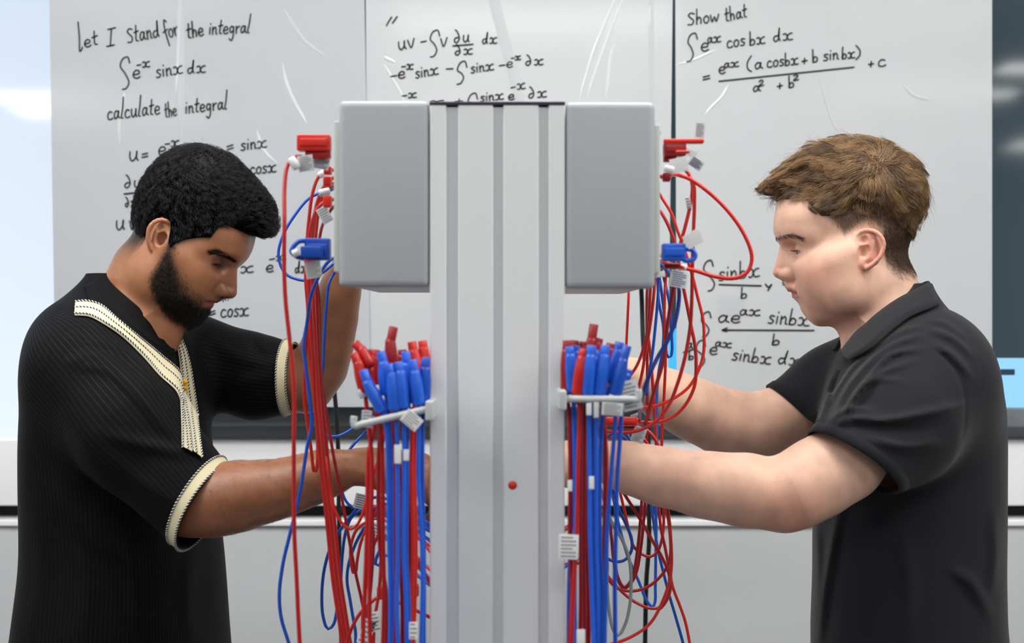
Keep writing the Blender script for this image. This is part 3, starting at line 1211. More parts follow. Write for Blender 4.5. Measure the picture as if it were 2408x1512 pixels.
def fold_field(folds, side):
    """cloth folds as ridges along lines; side(p) limits them to the surface they lie on"""
    segs = []
    for pts, amp, w in folds:
        q = crom(np.array(pts, float), 5)
        s = np.linspace(0, 1, len(q))
        env = np.sin(np.pi * np.clip(s * .96 + .02, 0, 1)) ** .6
        segs.append((q, env, amp, w))

    def fn(p):
        x, y = topx(p)
        out = np.zeros(len(p), F32)
        for q, env, amp, w in segs:
            lo, hi = q.min(0) - 4 * w, q.max(0) + 4 * w
            m = (x > lo[0]) & (x < hi[0]) & (y > lo[1]) & (y < hi[1])
            if not m.any():
                continue
            X, Y = x[m], y[m]
            best = np.full(len(X), 1e9)
            be = np.zeros(len(X))
            for i in range(len(q) - 1):
                a, ab = q[i], q[i + 1] - q[i]
                t = np.clip(((X - a[0]) * ab[0] + (Y - a[1]) * ab[1]) / (ab @ ab + 1e-9), 0, 1)
                dd = np.hypot(X - a[0] - t * ab[0], Y - a[1] - t * ab[1])
                g = dd < best
                best = np.where(g, dd, best)
                be = np.where(g, env[i] + t * (env[i + 1] - env[i]), be)
            out[m] += (amp * be * np.exp(-(best / w) ** 2)).astype(F32)
        return -out * side(p)
    return (fn, np.array([0, 2, 1.2]), 9.0, 'd', 0)


def set_col(me, col, name='Col'):
    a = me.color_attributes.new(name, 'FLOAT_COLOR', 'POINT')
    c = np.ones((len(me.vertices), 4), F32)
    c[:, :3] = col
    a.data.foreach_set('color', c.ravel())


def set_f(me, val, name):
    a = me.attributes.new(name, 'FLOAT', 'POINT')
    a.data.foreach_set('value', np.asarray(val, F32))


def inpoly(x, z, poly):
    r = np.zeros(len(x), bool)
    n = len(poly)
    for i in range(n):
        x1, z1 = poly[i]
        x2, z2 = poly[(i + 1) % n]
        c = ((z1 > z) != (z2 > z)) & (x < (x2 - x1) * (z - z1) / (z2 - z1 + 1e-12) + x1)
        r ^= c
    return r


def polysd(x, z, poly):
    """signed distance to a polygon, negative inside"""
    d = np.full(len(x), 1e9)
    n = len(poly)
    for i in range(n):
        a = poly[i]
        ab = poly[(i + 1) % n] - a
        t = np.clip(((x - a[0]) * ab[0] + (z - a[1]) * ab[1]) / (ab @ ab + 1e-12), 0, 1)
        d = np.minimum(d, np.hypot(x - a[0] - t * ab[0], z - a[1] - t * ab[1]))
    return np.where(inpoly(x, z, poly), -d, d)


def mix(a, b, t):
    return a + (np.asarray(b) - a) * t[:, None]


def skin_mat(name, rough, sss, scale=340, bump=.25):
    m = bpy.data.materials.new(name)
    m.use_nodes = True
    nt = m.node_tree
    b = nt.nodes['Principled BSDF']
    at = nt.nodes.new('ShaderNodeAttribute')
    at.attribute_name = 'Col'
    tc = nt.nodes.new('ShaderNodeTexCoord')
    n = nt.nodes.new('ShaderNodeTexNoise')
    n.inputs['Scale'].default_value = 38
    n.inputs['Detail'].default_value = 5
    nt.links.new(tc.outputs['Object'], n.inputs['Vector'])
    mr = nt.nodes.new('ShaderNodeMapRange')
    mr.inputs['From Min'].default_value = .3
    mr.inputs['From Max'].default_value = .7
    mr.inputs['To Min'].default_value = .88
    mr.inputs['To Max'].default_value = 1.10
    nt.links.new(n.outputs['Fac'], mr.inputs['Value'])
    mx = nt.nodes.new('ShaderNodeVectorMath')
    mx.operation = 'SCALE'
    nt.links.new(at.outputs['Color'], mx.inputs[0])
    nt.links.new(mr.outputs[0], mx.inputs['Scale'])
    nt.links.new(mx.outputs[0], b.inputs['Base Color'])
    b.inputs['Roughness'].default_value = rough
    b.inputs['Subsurface Weight'].default_value = sss
    b.inputs['Subsurface Radius'].default_value = (.9, .35, .2)
    b.inputs['Subsurface Scale'].default_value = .006
    v = nt.nodes.new('ShaderNodeTexNoise')
    v.inputs['Scale'].default_value = scale * 2
    v.inputs['Detail'].default_value = 2
    nt.links.new(tc.outputs['Object'], v.inputs['Vector'])
    bp = nt.nodes.new('ShaderNodeBump')
    bp.inputs['Strength'].default_value = bump
    bp.inputs['Distance'].default_value = .0006
    nt.links.new(v.outputs['Fac'], bp.inputs['Height'])
    nt.links.new(bp.outputs['Normal'], b.inputs['Normal'])
    return m


def hair_mat(name, base, tipc, rough=.38, spec=.5):
    """strand colour varies from strand to strand (attribute 'tint')"""
    m = bpy.data.materials.new(name)
    m.use_nodes = True
    nt = m.node_tree
    b = nt.nodes['Principled BSDF']
    at = nt.nodes.new('ShaderNodeAttribute')
    at.attribute_name = 'tint'
    mx = nt.nodes.new('ShaderNodeMix')
    mx.data_type = 'RGBA'
    mx.inputs[6].default_value = (*lin(base), 1)
    mx.inputs[7].default_value = (*lin(tipc), 1)
    nt.links.new(at.outputs['Fac'], mx.inputs[0])
    nt.links.new(mx.outputs[2], b.inputs['Base Color'])
    b.inputs['Roughness'].default_value = rough
    b.inputs['Specular IOR Level'].default_value = spec
    return m


def strands(name, paths, rad, m, parent, tint, taper=.25):
    """paths (n,k,3) world -> one hair curves object"""
    n, k, _ = paths.shape
    hc = bpy.data.hair_curves.new(name)
    hc.add_curves([k] * n)
    hc.attributes['position'].data.foreach_set('vector', paths.astype(F32).ravel())
    ra = hc.attributes.get('radius') or hc.attributes.new('radius', 'FLOAT', 'POINT')
    r = np.broadcast_to(np.asarray(rad, F32).reshape(-1, 1), (n, 1)) * np.linspace(1, taper, k)[None] ** 1.0
    ra.data.foreach_set('value', r.astype(F32).ravel())
    t = hc.attributes.new('tint', 'FLOAT', 'CURVE')
    t.data.foreach_set('value', np.asarray(tint, F32))
    return link(name, hc, m, parent)


def sample_surface(V, Q, w, n):
    """n random points on quads with weight w per quad"""
    a, b, c, d = V[Q[:, 0]], V[Q[:, 1]], V[Q[:, 2]], V[Q[:, 3]]
    area = np.linalg.norm(np.cross(c - a, d - b), axis=1) * .5 * w
    cdf = np.cumsum(area)
    i = np.searchsorted(cdf, rng.random(n) * cdf[-1])
    i = np.minimum(i, len(Q) - 1)
    u, v = rng.random((n, 1)), rng.random((n, 1))
    return (a[i] * (1 - u) + b[i] * u) * (1 - v) + (d[i] * (1 - u) + c[i] * u) * v


def grow(f, roots, flow, k, step, lev0, lev1, noise=.15):
    """walk strands over the surface f=0 along flow; level rises from lev0 to lev1 above it"""
    p = roots.astype(F32)
    n = len(p)
    out = [p]
    jit = rng.normal(0, noise, (n, 3))
    for i in range(1, k):
        g = grad(f, p, .002)
        g /= np.linalg.norm(g, axis=1)[:, None] + 1e-6
        d = flow(p) + jit
        d -= g * (d * g).sum(1)[:, None]
        d /= np.linalg.norm(d, axis=1)[:, None] + 1e-6
        p = p + d * np.asarray(step).reshape(-1, 1)
        t = i / (k - 1)
        lev = lev0 + (lev1 - lev0) * t
        v = f(p)
        g = grad(f, p, .002)
        p = (p - np.clip(v - lev, -.006, .006)[:, None] * g / np.maximum((g ** 2).sum(1), .3)[:, None]).astype(F32)
        out.append(p)
    return np.stack(out, 1)


CL = {}


def clump(paths, nc, amount, amp, wl, curl=0.0):
    """gather strands into locks and wave them"""
    n, k, _ = paths.shape
    ci = rng.choice(n, nc, replace=False)
    root = paths[:, 0]
    best = np.zeros(n, int)
    for s in range(0, n, 2000):
        dd = ((root[s:s + 2000, None] - root[ci][None]) ** 2).sum(-1)
        best[s:s + 2000] = dd.argmin(1)
    G = paths[ci][best]
    t = np.linspace(0, 1, k)[None, :, None]
    q = paths + (G - paths) * amount * t ** 1.2
    seg = np.linalg.norm(np.diff(q, axis=1), axis=2)
    s = np.concatenate([np.zeros((n, 1)), np.cumsum(seg, 1)], 1)
    ph = rng.random(nc)[best] * 6.28
    w = (wl * (.7 + .6 * rng.random(nc)))[best]
    T = np.gradient(q, axis=1)
    T /= np.linalg.norm(T, axis=2)[..., None] + 1e-9
    up = rng.normal(0, 1, (nc, 3))[best]
    N = np.cross(T, np.broadcast_to(up[:, None], T.shape))
    N /= np.linalg.norm(N, axis=2)[..., None] + 1e-6
    B = np.cross(T, N)
    a = s / w[:, None] * 6.28 + ph[:, None]
    e = np.minimum(1, t * 2.5)
    CL['id'] = best
    amp = np.asarray(amp)
    return q + amp * e * (N * np.sin(a)[..., None] + curl * B * np.cos(a)[..., None])


def eye_child(H, L, parent, gaze, iris, near):
    ex, ez = L['eye']
    for s in (-1, 1):
        c = np.array([ex, s * .0315, ez])
        n = 28
        V, F = [], []
        for i in range(n + 1):
            th = math.pi * i / n
            for j in range(n):
                a = 2 * math.pi * j / n
                V.append((math.cos(th), math.sin(th) * math.cos(a), math.sin(th) * math.sin(a)))
        for i in range(n):
            for j in range(n):
                F.append((i * n + j, i * n + (j + 1) % n, (i + 1) * n + (j + 1) % n, (i + 1) * n + j))
        V = np.array(V)
        g = unit(gaze)
        e1 = unit(np.cross((0, 0, 1), g))
        e2 = np.cross(g, e1)
        th = np.degrees(np.arccos(np.clip(V[:, 0], -1, 1)))
        W3 = V[:, :1] * g + V[:, 1:2] * e1 + V[:, 2:3] * e2
        me = np_mesh('eye', H.wor(c + W3 * .0116), np.array(F))
        col = np.tile(np.array(lin(178, 168, 164)), (len(V), 1))
        col[th < 34] = lin(iris)
        col[th < 15] = lin(8, 8, 8)
        col[(th >= 31) & (th < 35)] = np.array(lin(iris)) * .4
        set_col(me, col)
        link('eye', me, EYE, parent)


EYE = bpy.data.materials.new('eye_surface')
EYE.use_nodes = True
_a = EYE.node_tree.nodes.new('ShaderNodeAttribute')
_a.attribute_name = 'Col'
_b = EYE.node_tree.nodes['Principled BSDF']
EYE.node_tree.links.new(_a.outputs['Color'], _b.inputs['Base Color'])
_b.inputs['Roughness'].default_value = .16
_b.inputs['Coat Weight'].default_value = .15


def ring_on(f, C, n, e1, ns=72, r0=.005, r1=.13):
    """points where rays from C in the plane across n leave the surface f=0"""
    e1 = unit(np.array(e1) - n * np.dot(e1, n))
    e2 = np.cross(n, e1)
    a = np.arange(ns) / ns * 2 * math.pi
    D = np.cos(a)[:, None] * e1 + np.sin(a)[:, None] * e2
    lo, hi = np.full(ns, r0), np.full(ns, r1)
    rs = np.linspace(r0, r1, 60)
    pts = (C + D[:, None] * rs[None, :, None]).reshape(-1, 3).astype(F32)
    v = f(pts).reshape(ns, 60) > 0
    first = np.where(v.any(1), v.argmax(1), 59)
    hi = rs[first]
    lo = rs[np.maximum(first - 1, 0)]
    for _ in range(12):
        m = (lo + hi) / 2
        o = f((C + D * m[:, None]).astype(F32)) > 0
        hi = np.where(o, m, hi)
        lo = np.where(o, lo, m)
    return C + D * ((lo + hi) / 2)[:, None], D


def strip(e1, e2, lift_dir, n=12, rib=.0005, lift=.002, thick=.0012, close=False):
    """ribbed band between two edge lines (k,3), raised along lift_dir (k,3)"""
    V = []
    k = len(e1)
    for i in range(k):
        for j in range(n + 1):
            t = j / n
            V.append(e1[i] * (1 - t) + e2[i] * t + lift_dir[i] * (lift + rib * (j % 2) - (thick if j in (0, n) else 0)))
    F = []
    for i in range(k if close else k - 1):
        for j in range(n):
            a, b = i * (n + 1) + j, ((i + 1) % k) * (n + 1) + j
            F.append((a, a + 1, b + 1, b))
    return V, F


def cord(mw, mk, path, r=.00082, off=.00070, pitch=.0044, close=False, w2=None):
    """twisted two-colour cord along a path"""
    p = np.asarray(path, float)
    if close:
        p = np.vstack([p, p[:1]])
    L = np.linalg.norm(np.diff(p, axis=0), axis=1).sum()
    n = max(8, int(L / .0011))
    p = resample(p, n)
    T = np.gradient(p, axis=0)
    T /= np.linalg.norm(T, axis=1)[:, None] + 1e-9
    N = np.cross(T[0], (0.3, 1, .2))
    N /= np.linalg.norm(N)
    s = np.linspace(0, L, n)
    a, b = [], []
    for i in range(n):
        N = unit(N - T[i] * np.dot(N, T[i]))
        B = np.cross(T[i], N)
        an = s[i] / pitch * 2 * math.pi
        o = (N * math.cos(an) + B * math.sin(an)) * off
        a.append(p[i] + o)
        b.append(p[i] - o)
    mw.tube(a, r, 5)
    mk.tube(b, r, 5)
# ------------------------------------------------------------------ two people
def bvh_of(V, Q):
    return BVHTree.FromPolygons([tuple(v) for v in V], [tuple(q) for q in Q])


def cast(tree, px, py):
    o = Vector((0, 0, Z0))
    d = (Vector(P(px, py, 1)) - o).normalized()
    h = tree.ray_cast(o, d)
    return (None, None) if h[0] is None else (np.array(h[0]), np.array(h[1]))


def cast_line(tree, pts, n):
    """picture line -> points on the surface with normals"""
    q = resample(crom(pts, 8), n)
    out, nor = [], []
    for x, y in q:
        h, m = cast(tree, x, y)
        if h is None:
            if not out:
                continue
            dlt = out[-1][1]
            h, m = P(x, y, dlt), nor[-1]
        out.append(h)
        nor.append(m if m[1] < .3 else -m)
    return np.array(out), np.array(nor)


def lash(H, L, lo, hi, parent, m, ln):
    ex, ez = L['eye']
    rows = []
    for s in (-1, 1):
        for t in np.linspace(-.85, .95, 46):
            az = math.radians(8 + t * 52)
            el = math.radians((lo + hi) / 2 + (hi - lo) / 2 * math.sqrt(max(0, 1 - t * t)) + 2)
            d = np.array([math.cos(el) * math.cos(az), s * math.cos(el) * math.sin(az), math.sin(el)])
            c = np.array([ex, s * .0315, ez])
            p0 = c + d * .0132
            o = unit(d + np.array([.3, s * .25 * t, -.35]))
            k = ln * (.7 + .5 * rng.random())
            rows.append([p0, p0 + o * k * .5, p0 + o * k + np.array([0, 0, .18 * k])])
    q = np.array(rows)
    strands('eyelashes', H.wor(q), .00010, m, parent, np.zeros(len(q)))


def brow(H, tree, line, half, n, ln, dirv, parent, m, tint):
    q = resample(crom(line, 8), 40)
    rows = []
    for _ in range(n):
        i = rng.integers(0, 40)
        w = half * (.45 + .55 * math.sin(math.pi * min(1, (i + 6) / 46)))
        h, nn = cast(tree, q[i][0] + rng.normal(0, 1.5), q[i][1] + rng.uniform(-w, w))
        if h is None:
            continue
        l0 = H.loc(h[None].astype(F32))[0]
        nl = nn @ H.R
        d = np.array(dirv, float) + rng.normal(0, .15, 3)
        d -= nl * np.dot(d, nl)
        d = unit(d)
        k = ln * (.6 + .6 * rng.random())
        st = [l0 + nl * .0002, l0 + d * k * .5 + nl * .0010, l0 + d * k + nl * .0007]
        rows.append(st)
        rows.append([s * np.array([1, -1, 1]) for s in st])
    q = np.array(rows)
    strands('eyebrows', H.wor(q), .00016, m, parent, rng.random(len(q)) * tint)


# ================================================================== man on the left
man = empty('person', (-.55, 2.05, 0), 'person with black curly hair and beard in a black tunic with cream braid', 'person')
H = Head(416, 574, 2.05, 1, 25, 2, -1)
L = dict(skull_c=(.012, 0, .042), skull_r=(.088, .067, .083), hw=.067, brow=(.094, .018), chin=(.068, -.082), chinb=(.05, -.094), gon=(.002, -.058),
         cheek=(.064, -.020), mouth=(.0847, -.0545), eye=(.0630, .0045), nas=(.0935, .0056), tip=(.1092, -.0296), sub=(.0922, -.0443), ul=(.0924, -.0489), ll=(.0856, -.0609))
fp = face_prims(L)
H.prims = fp + ear_prims(H, L, [(401, 541), (396, 525), (382, 517), (366, 521), (354, 535), (349, 558), (351, 578), (359, 594), (371, 602)],
                         [(366, 543), (362, 561), (367, 577), (377, 584)], (375, 592), (378, 562), (375, 535), (388, 569), 1)
H.fit(H.xz([(594, 553), (588, 590), (580, 607), (570, 617), (557, 630), (557, 660), (557, 680), (556, 693), (548, 701), (538, 701), (521, 703),
            (518, 709), (503, 713), (500, 723), (486, 731), (478, 745), (468, 758)]))
EO = eye_openings(L, -36, -14)
H.post = EO

rows1 = [(650, 236, 296, .050), (672, 214, 330, .070), (700, 182, 372, .098), (730, 150, 420, .14), (765, 112, 448, .175), (830, 102, 466, .19), (900, 86, 477, .19), (1000, 78, 484, .19),
         (1100, 76, 493, .185), (1200, 76, 502, .18), (1300, 78, 516, .18), (1400, 66, 523, .19), (1512, 52, 530, .195), (1900, -25, 560, .22), (2700, -60, 590, .25), (3120, -80, 600, .26)]
inner1 = [r for r in rows1 if 740 < r[0] < 1900] + [(1900, 60, 470, .17)]
TI = Torso(inner1, 2.05, 12, 1, 25, grow=-.022)
TG = Torso(rows1, 2.05, 12, 1, 25)
a1 = [P(190, 862, 1.90), P(438, 1178, 1.83)]
body = []
B = body.append
B((H.world, H.Of, .17, 'u', .001))
B(cone(P(346, 640, 2.05), P(288, 795, 2.05), .0515, .063, .03))
B(cone(P(330, 700, 2.05), P(372, 790, 2.03), .030, .030, .03))
B(cone(P(300, 780, 2.05), P(205, 850, 1.93), .055, .055, .03))
B(cone(P(300, 780, 2.05), P(440, 850, 2.2), .055, .050, .03))
t_ = TI.prim(.03)
B(t_)
# near arm
B(cone(a1[0], a1[1], .050, .039, .02))
B(chain([P(438, 1184, 1.83), P(500, 1178, 1.82), P(575, 1164, 1.815), P(655, 1150, 1.81), P(720, 1130, 1.805), P(770, 1113, 1.80), P(832, 1097, 1.80)],
        [.0385, .0395, .0365, .0300, .0255, .0220, .0205], .02, 'u', .03))
for h in hand_prims(P(836, 1096, 1.80), (.95, .12, -.14), (.05, -.55, .83), (0, 1, 0), [(.5, .9, .6), (.6, .95, .6), (.7, 1.0, .6), (.8, 1.0, .6)]):
    B(h)
# far arm
B(cone(P(470, 855, 2.2), P(712, 900, 2.2), .042, .042, .02))
B(chain([P(722, 905, 2.2), P(752, 860, 2.19), P(775, 800, 2.17), P(790, 740, 2.15), P(800, 680, 2.13), P(822, 600, 2.10)],
        [.0400, .0365, .0305, .0265, .0240, .0200], .02, 'u', .03))
for h in hand_prims(P(826, 590, 2.095), (.45, -.05, .85), (-.8, .2, .5), (0, -1, 0), [(.4, .8, .5), (.45, .85, .5), (.5, .85, .5), (.55, .9, .5)]):
    B(h)
for s, lx in ((-1, -.10), (1, .08)):
    hip = np.array([-.57, 2.05 + s * .09, .93])
    kn = np.array([-.55, 2.05 + s * .10, .50])
    an = np.array([-.57, 2.05 + s * .10, .09])
    B(cone(hip, kn, .085, .058, .05))
    B(cone(kn, an, .056, .040, .03))
    B(cone(an + np.array([-.02, 0, -.03]), an + np.array([.15, 0, -.055]), .042, .030, .03))


def fbody(p, c=None, R=None):
    return ev(p, body, c, R)


xs = axis([-.86, (-.60, .004), (-.345, .00148), (-.05, .0026)])
ys = axis([1.74, (1.96, .0026), (2.15, .0017), (2.36, .003)])
zs = axis([-.01, (.95, .02), (1.15, .005), (1.43, .0022), (1.695, .00148), (1.72, .003)])
V, Q = surface_nets(fbody, xs, ys, zs)
V = newton(fbody, V, 1, culled=True)
q = H.loc(V)
lx, ly, lz = q[:, 0], q[:, 1], q[:, 2]
hd = np.sqrt((q ** 2).sum(1)) < .165
col = np.tile(np.array(lin(158, 107, 79)), (len(V), 1))
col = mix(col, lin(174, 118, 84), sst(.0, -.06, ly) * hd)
col = mix(col, lin(148, 92, 62), sst(1.35, 1.2, V[:, 2]) * (V[:, 0] > -.47) * .6)
beard = H.xz([(412, 566), (430, 581), (424, 612), (437, 644), (452, 676), (474, 703), (500, 696), (522, 695), (524, 701), (508, 705), (478, 709), (480, 726), (492, 732),
              (482, 745), (466, 763), (430, 770), (398, 748), (374, 708), (364, 657), (385, 622), (404, 592)], -.05)
bd = polysd(lx, lz, beard)
nolip = sst(.010, .015, np.hypot((lx - .082) * .6, lz + .0555)) if False else 1.0
bsoft = sst(.010, -.010, bd) * hd * (lx > -.012)
lipm = np.exp(-((lz + .0552) / .0062) ** 2) * sst(.060, .074, lx) * (np.abs(ly) < .026) * hd
lipm = np.clip(lipm * 1.5, 0, 1)
hx = np.array([-.12, -.062, -.04, -.031, -.0295, -.0194, -.0006, .010, .016, .0185, .0286, .0436, .057, .060, .068, .13])
hz = np.array([-.045, -.042, -.038, -.02, .012, .031, .024, -.002, -.006, .004, .0152, .0254, .031, .050, .057, .0595])
nape = sst(-.028, -.036, lx)
up1 = lz - np.interp(lx, hx, hz)
sc = (sst(-.008, .006, up1) * (1 - nape) + sst(-.020, .030, up1) * nape) * hd
earm = sst(.068, .076, np.abs(ly)) * hd * sst(.006, -.006, lx) * sst(-.055, -.04, lx) * sst(.042, .030, np.abs(lz - .003))
core0 = polysd(lx, lz, H.xz([(404, 580), (416, 640), (430, 690), (452, 725), (478, 735), (476, 750), (430, 765), (396, 742), (374, 700), (368, 660), (388, 622)], -.05))
bsoft = bsoft * (.45 + .55 * sst(.012, -.004, core0))
col = mix(col, lin(38, 25, 18), bsoft * .80 * (1 - lipm))
col = mix(col, lin(24, 18, 15), sc * .93 * (1 - earm))
col = mix(col, lin(138, 72, 74), lipm * .9)
col = mix(col, lin(190, 124, 92), earm * .6)
eye_shade = np.exp(-(((lx - .07) / .014) ** 2 + ((np.abs(ly) - .033) / .013) ** 2 + ((lz - .002) / .010) ** 2)) * hd
col = mix(col, lin(84, 52, 40), eye_shade * .75)  # shade of the deep eye sockets put into the skin colour
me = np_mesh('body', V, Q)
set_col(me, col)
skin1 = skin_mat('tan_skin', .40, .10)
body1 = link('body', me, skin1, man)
tree1 = bvh_of(V, Q)
eye_child(H, L, man, (.86, .0, -.5), (58, 36, 24), -1)
HM1 = hair_mat('black_hair', (5, 4, 4), (17, 15, 14), .34, .4)
HB1 = mat('black_hair_underlayer', (4, 4, 4), .8, spec=.03)
lash(H, L, -36, -14, man, HM1, .006)
brow(H, tree1, [(494, 596), (510, 594), (530, 600), (556, 615)], 5.5, 460, .007, (-.6, 0, .22), man, HM1, .4)

# hair: a volume over the skull, then strands combed over it
h_prims = [ell((.003, 0, .066), (.083, .073, .084), .01), ell((.055, 0, .080), (.059, .060, .049), .02), cone((.101, -.030, .076), (.101, .030, .076), .0135, .0135, .016)]


def f_hair1(p, c=None, R=None):
    q = H.loc(p)
    d = smin(ev(q, h_prims), ev(q, fp) - .0025, .012)
    m = np.interp(q[:, 0], hx, hz).astype(F32) - q[:, 2]
    return smax(d, m * .8, .006)


a0 = H.O
xs = axis([a0[0] - .13, (a0[0] + .17, .0026)])
ys = axis([1.95, (2.15, .0026)])
zs = axis([a0[2] - .08, (a0[2] + .165, .0026)])
Vh, Qh = surface_nets(f_hair1, xs, ys, zs)
hair = link('hair', np_mesh('hair', Vh, Qh), HB1, man)
crown = H.inv(488, 405, -.035)


def flow1(p):
    q = H.loc(p)
    r = q - crown.astype(F32)
    r /= np.linalg.norm(r, axis=1)[:, None] + 1e-6
    w = np.zeros_like(q)
    w[:, 0] = .55 * sst(-.03, .05, q[:, 0]) + .05
    w[:, 2] = -.55 * sst(.05, .07, np.abs(q[:, 1])) - .25
    w[:, 1] = .25 * np.sin(q[:, 0] * 160)
    return (r * .9 + w) @ H.Rf.T


cl = H.loc(Vh[Qh].mean(1))
top = sst(.0, .05, cl[:, 2] - np.interp(cl[:, 0], hx, hz))
top = (.25 + top) * (1 + 5 * np.exp(-((cl - crown) ** 2).sum(1) / .028 ** 2))
roots = sample_surface(Vh, Qh, top, 19000)
rl = H.loc(roots.astype(F32))
tp = sst(.0, .055, rl[:, 2] - np.interp(rl[:, 0], hx, hz))
l0 = -.003 + .004 * np.exp(-((rl - crown) ** 2).sum(1) / .03 ** 2)
pth = grow(f_hair1, roots, flow1, 9, (.0009 + .0032 * tp), l0, .0004 + .0028 * tp, .16)
frn = sst(.05, .09, rl[:, 0])[:, None, None]
pth = clump(pth, 800, .6, .0004 + .0014 * tp[:, None, None] + .0024 * frn, .013, .9)
fly = rng.random(len(pth)) < .05
pth[fly] += (np.linspace(0, 1, 9) ** 2)[None, :, None] * rng.normal(0, .004, (fly.sum(), 1, 3))
strands('hair_strands', pth, .00020, HM1, hair, np.clip(rng.random(800)[CL['id']] * .7 + rng.random(len(pth)) * .5 - .15, 0, 1))
# beard and moustache
cq = H.loc(V[Q].mean(1).astype(F32))
cb = polysd(cq[:, 0], cq[:, 2], beard)
lipc = (np.abs(cq[:, 2] + .0555) < .0085) & (np.abs(cq[:, 1]) < .028) & (cq[:, 0] > .06)
wb = sst(.006, -.006, cb) * (np.linalg.norm(cq, axis=1) < .15) * (cq[:, 0] > -.008) * (~lipc)
core = H.xz([(404, 580), (416, 640), (430, 690), (452, 725), (478, 735), (476, 750), (430, 765), (396, 742), (374, 700), (368, 660), (388, 622)], -.05)
wb = wb * (.22 + .78 * sst(.010, -.004, polysd(cq[:, 0], cq[:, 2], core)))
br = sample_surface(V, Q, wb + 1e-9, 8500)
bl = H.loc(br.astype(F32))
lng = .0032 + .0045 * sst(-.05, -.09, bl[:, 2])


def flowb(p):
    q = H.loc(p)
    d = np.tile(np.array([.35, 0, -1.0], F32), (len(p), 1))
    d[:, 1] = q[:, 1] * 6
    return d @ H.Rf.T


pb_ = grow(fbody, br, flowb, 6, lng / 5, .0, .0045, .45)
pb_ = clump(pb_, 700, .3, .0009, .008, .9)
beard_o = strands('beard', pb_, .00017, HM1, man, rng.random(len(pb_)))
# short hairs on the near forearm
fa = V[Q].mean(1)
fx, fy = topx(fa)
wf = ((fx > 490) & (fx < 820) & (fa[:, 1] < 1.86) & (fy > 1040) & (fy < 1260)).astype(float)
fr_ = sample_surface(V, Q, wf + 1e-9, 1500)
pf = grow(fbody, fr_, lambda p: np.tile(np.array([.5, 0, -1.0], F32), (len(p), 1)), 5, np.full(len(fr_), .0022), .0, .0012, .4)
strands('arm_hair', pf, .00007, HM1, man, rng.random(len(pf)))

# tunic
sl1 = [P(200, 874, 1.90), P(306, 1012, 1.86), P(482, 1199, 1.822)]
sl2 = [P(465, 845, 2.2), P(600, 886, 2.2), P(694, 890, 2.2)]
near_side = lambda yc: (lambda p: sst(yc + .03, yc - .03, p[:, 1]))
tunic = [TG.prim(.04),
         chain(sl1, [.076, .073, .0575], .045, 'u', .03),
         chain(sl2, [.068, .060, .0520], .04, 'u', .03),
         cone(P(172, 800, 1.95), P(240, 765, 2.0), .045, .045, .05)]
folds1 = [([(175, 856), (253, 868), (326, 930), (386, 1003), (430, 1048)], .007, 16),
          ([(160, 850), (210, 835), (260, 850), (320, 895), (350, 925)], .005, 12),
          ([(215, 800), (270, 815), (330, 860), (370, 930)], .004, 12),
          ([(240, 1020), (330, 1045), (400, 1058), (450, 1072)], .005, 16),
          ([(200, 1010), (270, 1090), (350, 1150), (420, 1190)], .004, 22),
          ([(150, 1000), (190, 1090), (260, 1180)], -.004, 18),
          ([(120, 1120), (160, 1200), (230, 1280), (330, 1330)], .005, 22),
          ([(300, 1250), (320, 1350), (330, 1512)], .004, 20),
          ([(180, 1280), (200, 1400), (195, 1520)], .004, 22),
          ([(450, 1300), (440, 1400), (450, 1520)], .004, 18),
          ([(90, 1180), (100, 1330), (80, 1500)], .004, 22),
          ([(480, 780), (540, 830), (600, 850), (660, 850)], .004, 16),
          ([(520, 950), (570, 900), (640, 880)], .004, 16),
          ([(590, 800), (610, 830), (640, 845)], -.004, 12)]
tunic.append(fold_field(folds1, lambda p: np.ones(len(p), F32)))
neck1 = (P(316, 728, 2.05), unit(P(316, 728, 2.05) - P(392, 800, 2.04)))


def ftunic(p, c=None, R=None):
    return ev(p, tunic)


c1 = P(480, 1199, 1.822)
n1 = unit([.888, -.22, -.462])
c2 = P(694, 890, 2.2)
n2 = unit([.99, -.10, .0])
nC = P(302, 733, 2.05)
nA = unit([.52, -.08, .85])       # axis of the neck opening, leaning forward
nF = unit(np.array([1, 0, 0]) - nA * nA[0])
nL = np.cross(nA, nF)


def cut_plane(c, n, rad, trunk):
    """cuts a sleeve off square, without touching the trunk"""
    def fn(p):
        d = (p - c) @ n
        far = np.sqrt(((p - c) ** 2).sum(1)) - rad
        far = np.where(trunk(p.astype(F32)) < .004, 1.0, far)
        return np.maximum(-0.5, np.where(far < 0, d, -.5)).astype(F32)
    return fn


trunk1 = TG.prim()[0]


def cut_neck(C, A_, F_, L_, rf, rl):
    def fn(p):
        q = p - C
        u, v, w = q @ F_, q @ L_, q @ A_
        g = np.sqrt((u / rf) ** 2 + (v / rl) ** 2) + 1e-6
        r = np.sqrt(u * u + v * v)
        return np.where(w > -.075, r / g - r, -.5).astype(F32)
    return fn


xs = axis([-.88, (-.15, .0042)])
ys = axis([1.70, (2.42, .0046)])
zs = axis([.06, (.95, .02), (1.60, .0042)])
Vt, Qt = surface_nets(ftunic, xs, ys, zs, 10)
Vt = newton(ftunic, Vt, 1)
cuts = [cut_plane(c1, n1, .13, trunk1), cut_plane(c2, n2, .11, trunk1), cut_neck(nC, nA, nF, nL, .068, .067), lambda p: (.10 - p[:, 2]).astype(F32)]
Vt, Qt = trim(Vt, Qt, ftunic, cuts)
me = np_mesh('tunic', Vt, Qt)
# woven stripe coordinate: around the trunk, or around the sleeve
dt = TG.prim()[0](Vt.astype(F32))
d1 = tunic[1][0](Vt.astype(F32))
d2 = tunic[2][0](Vt.astype(F32))
u0 = TG.ang(Vt) * .20


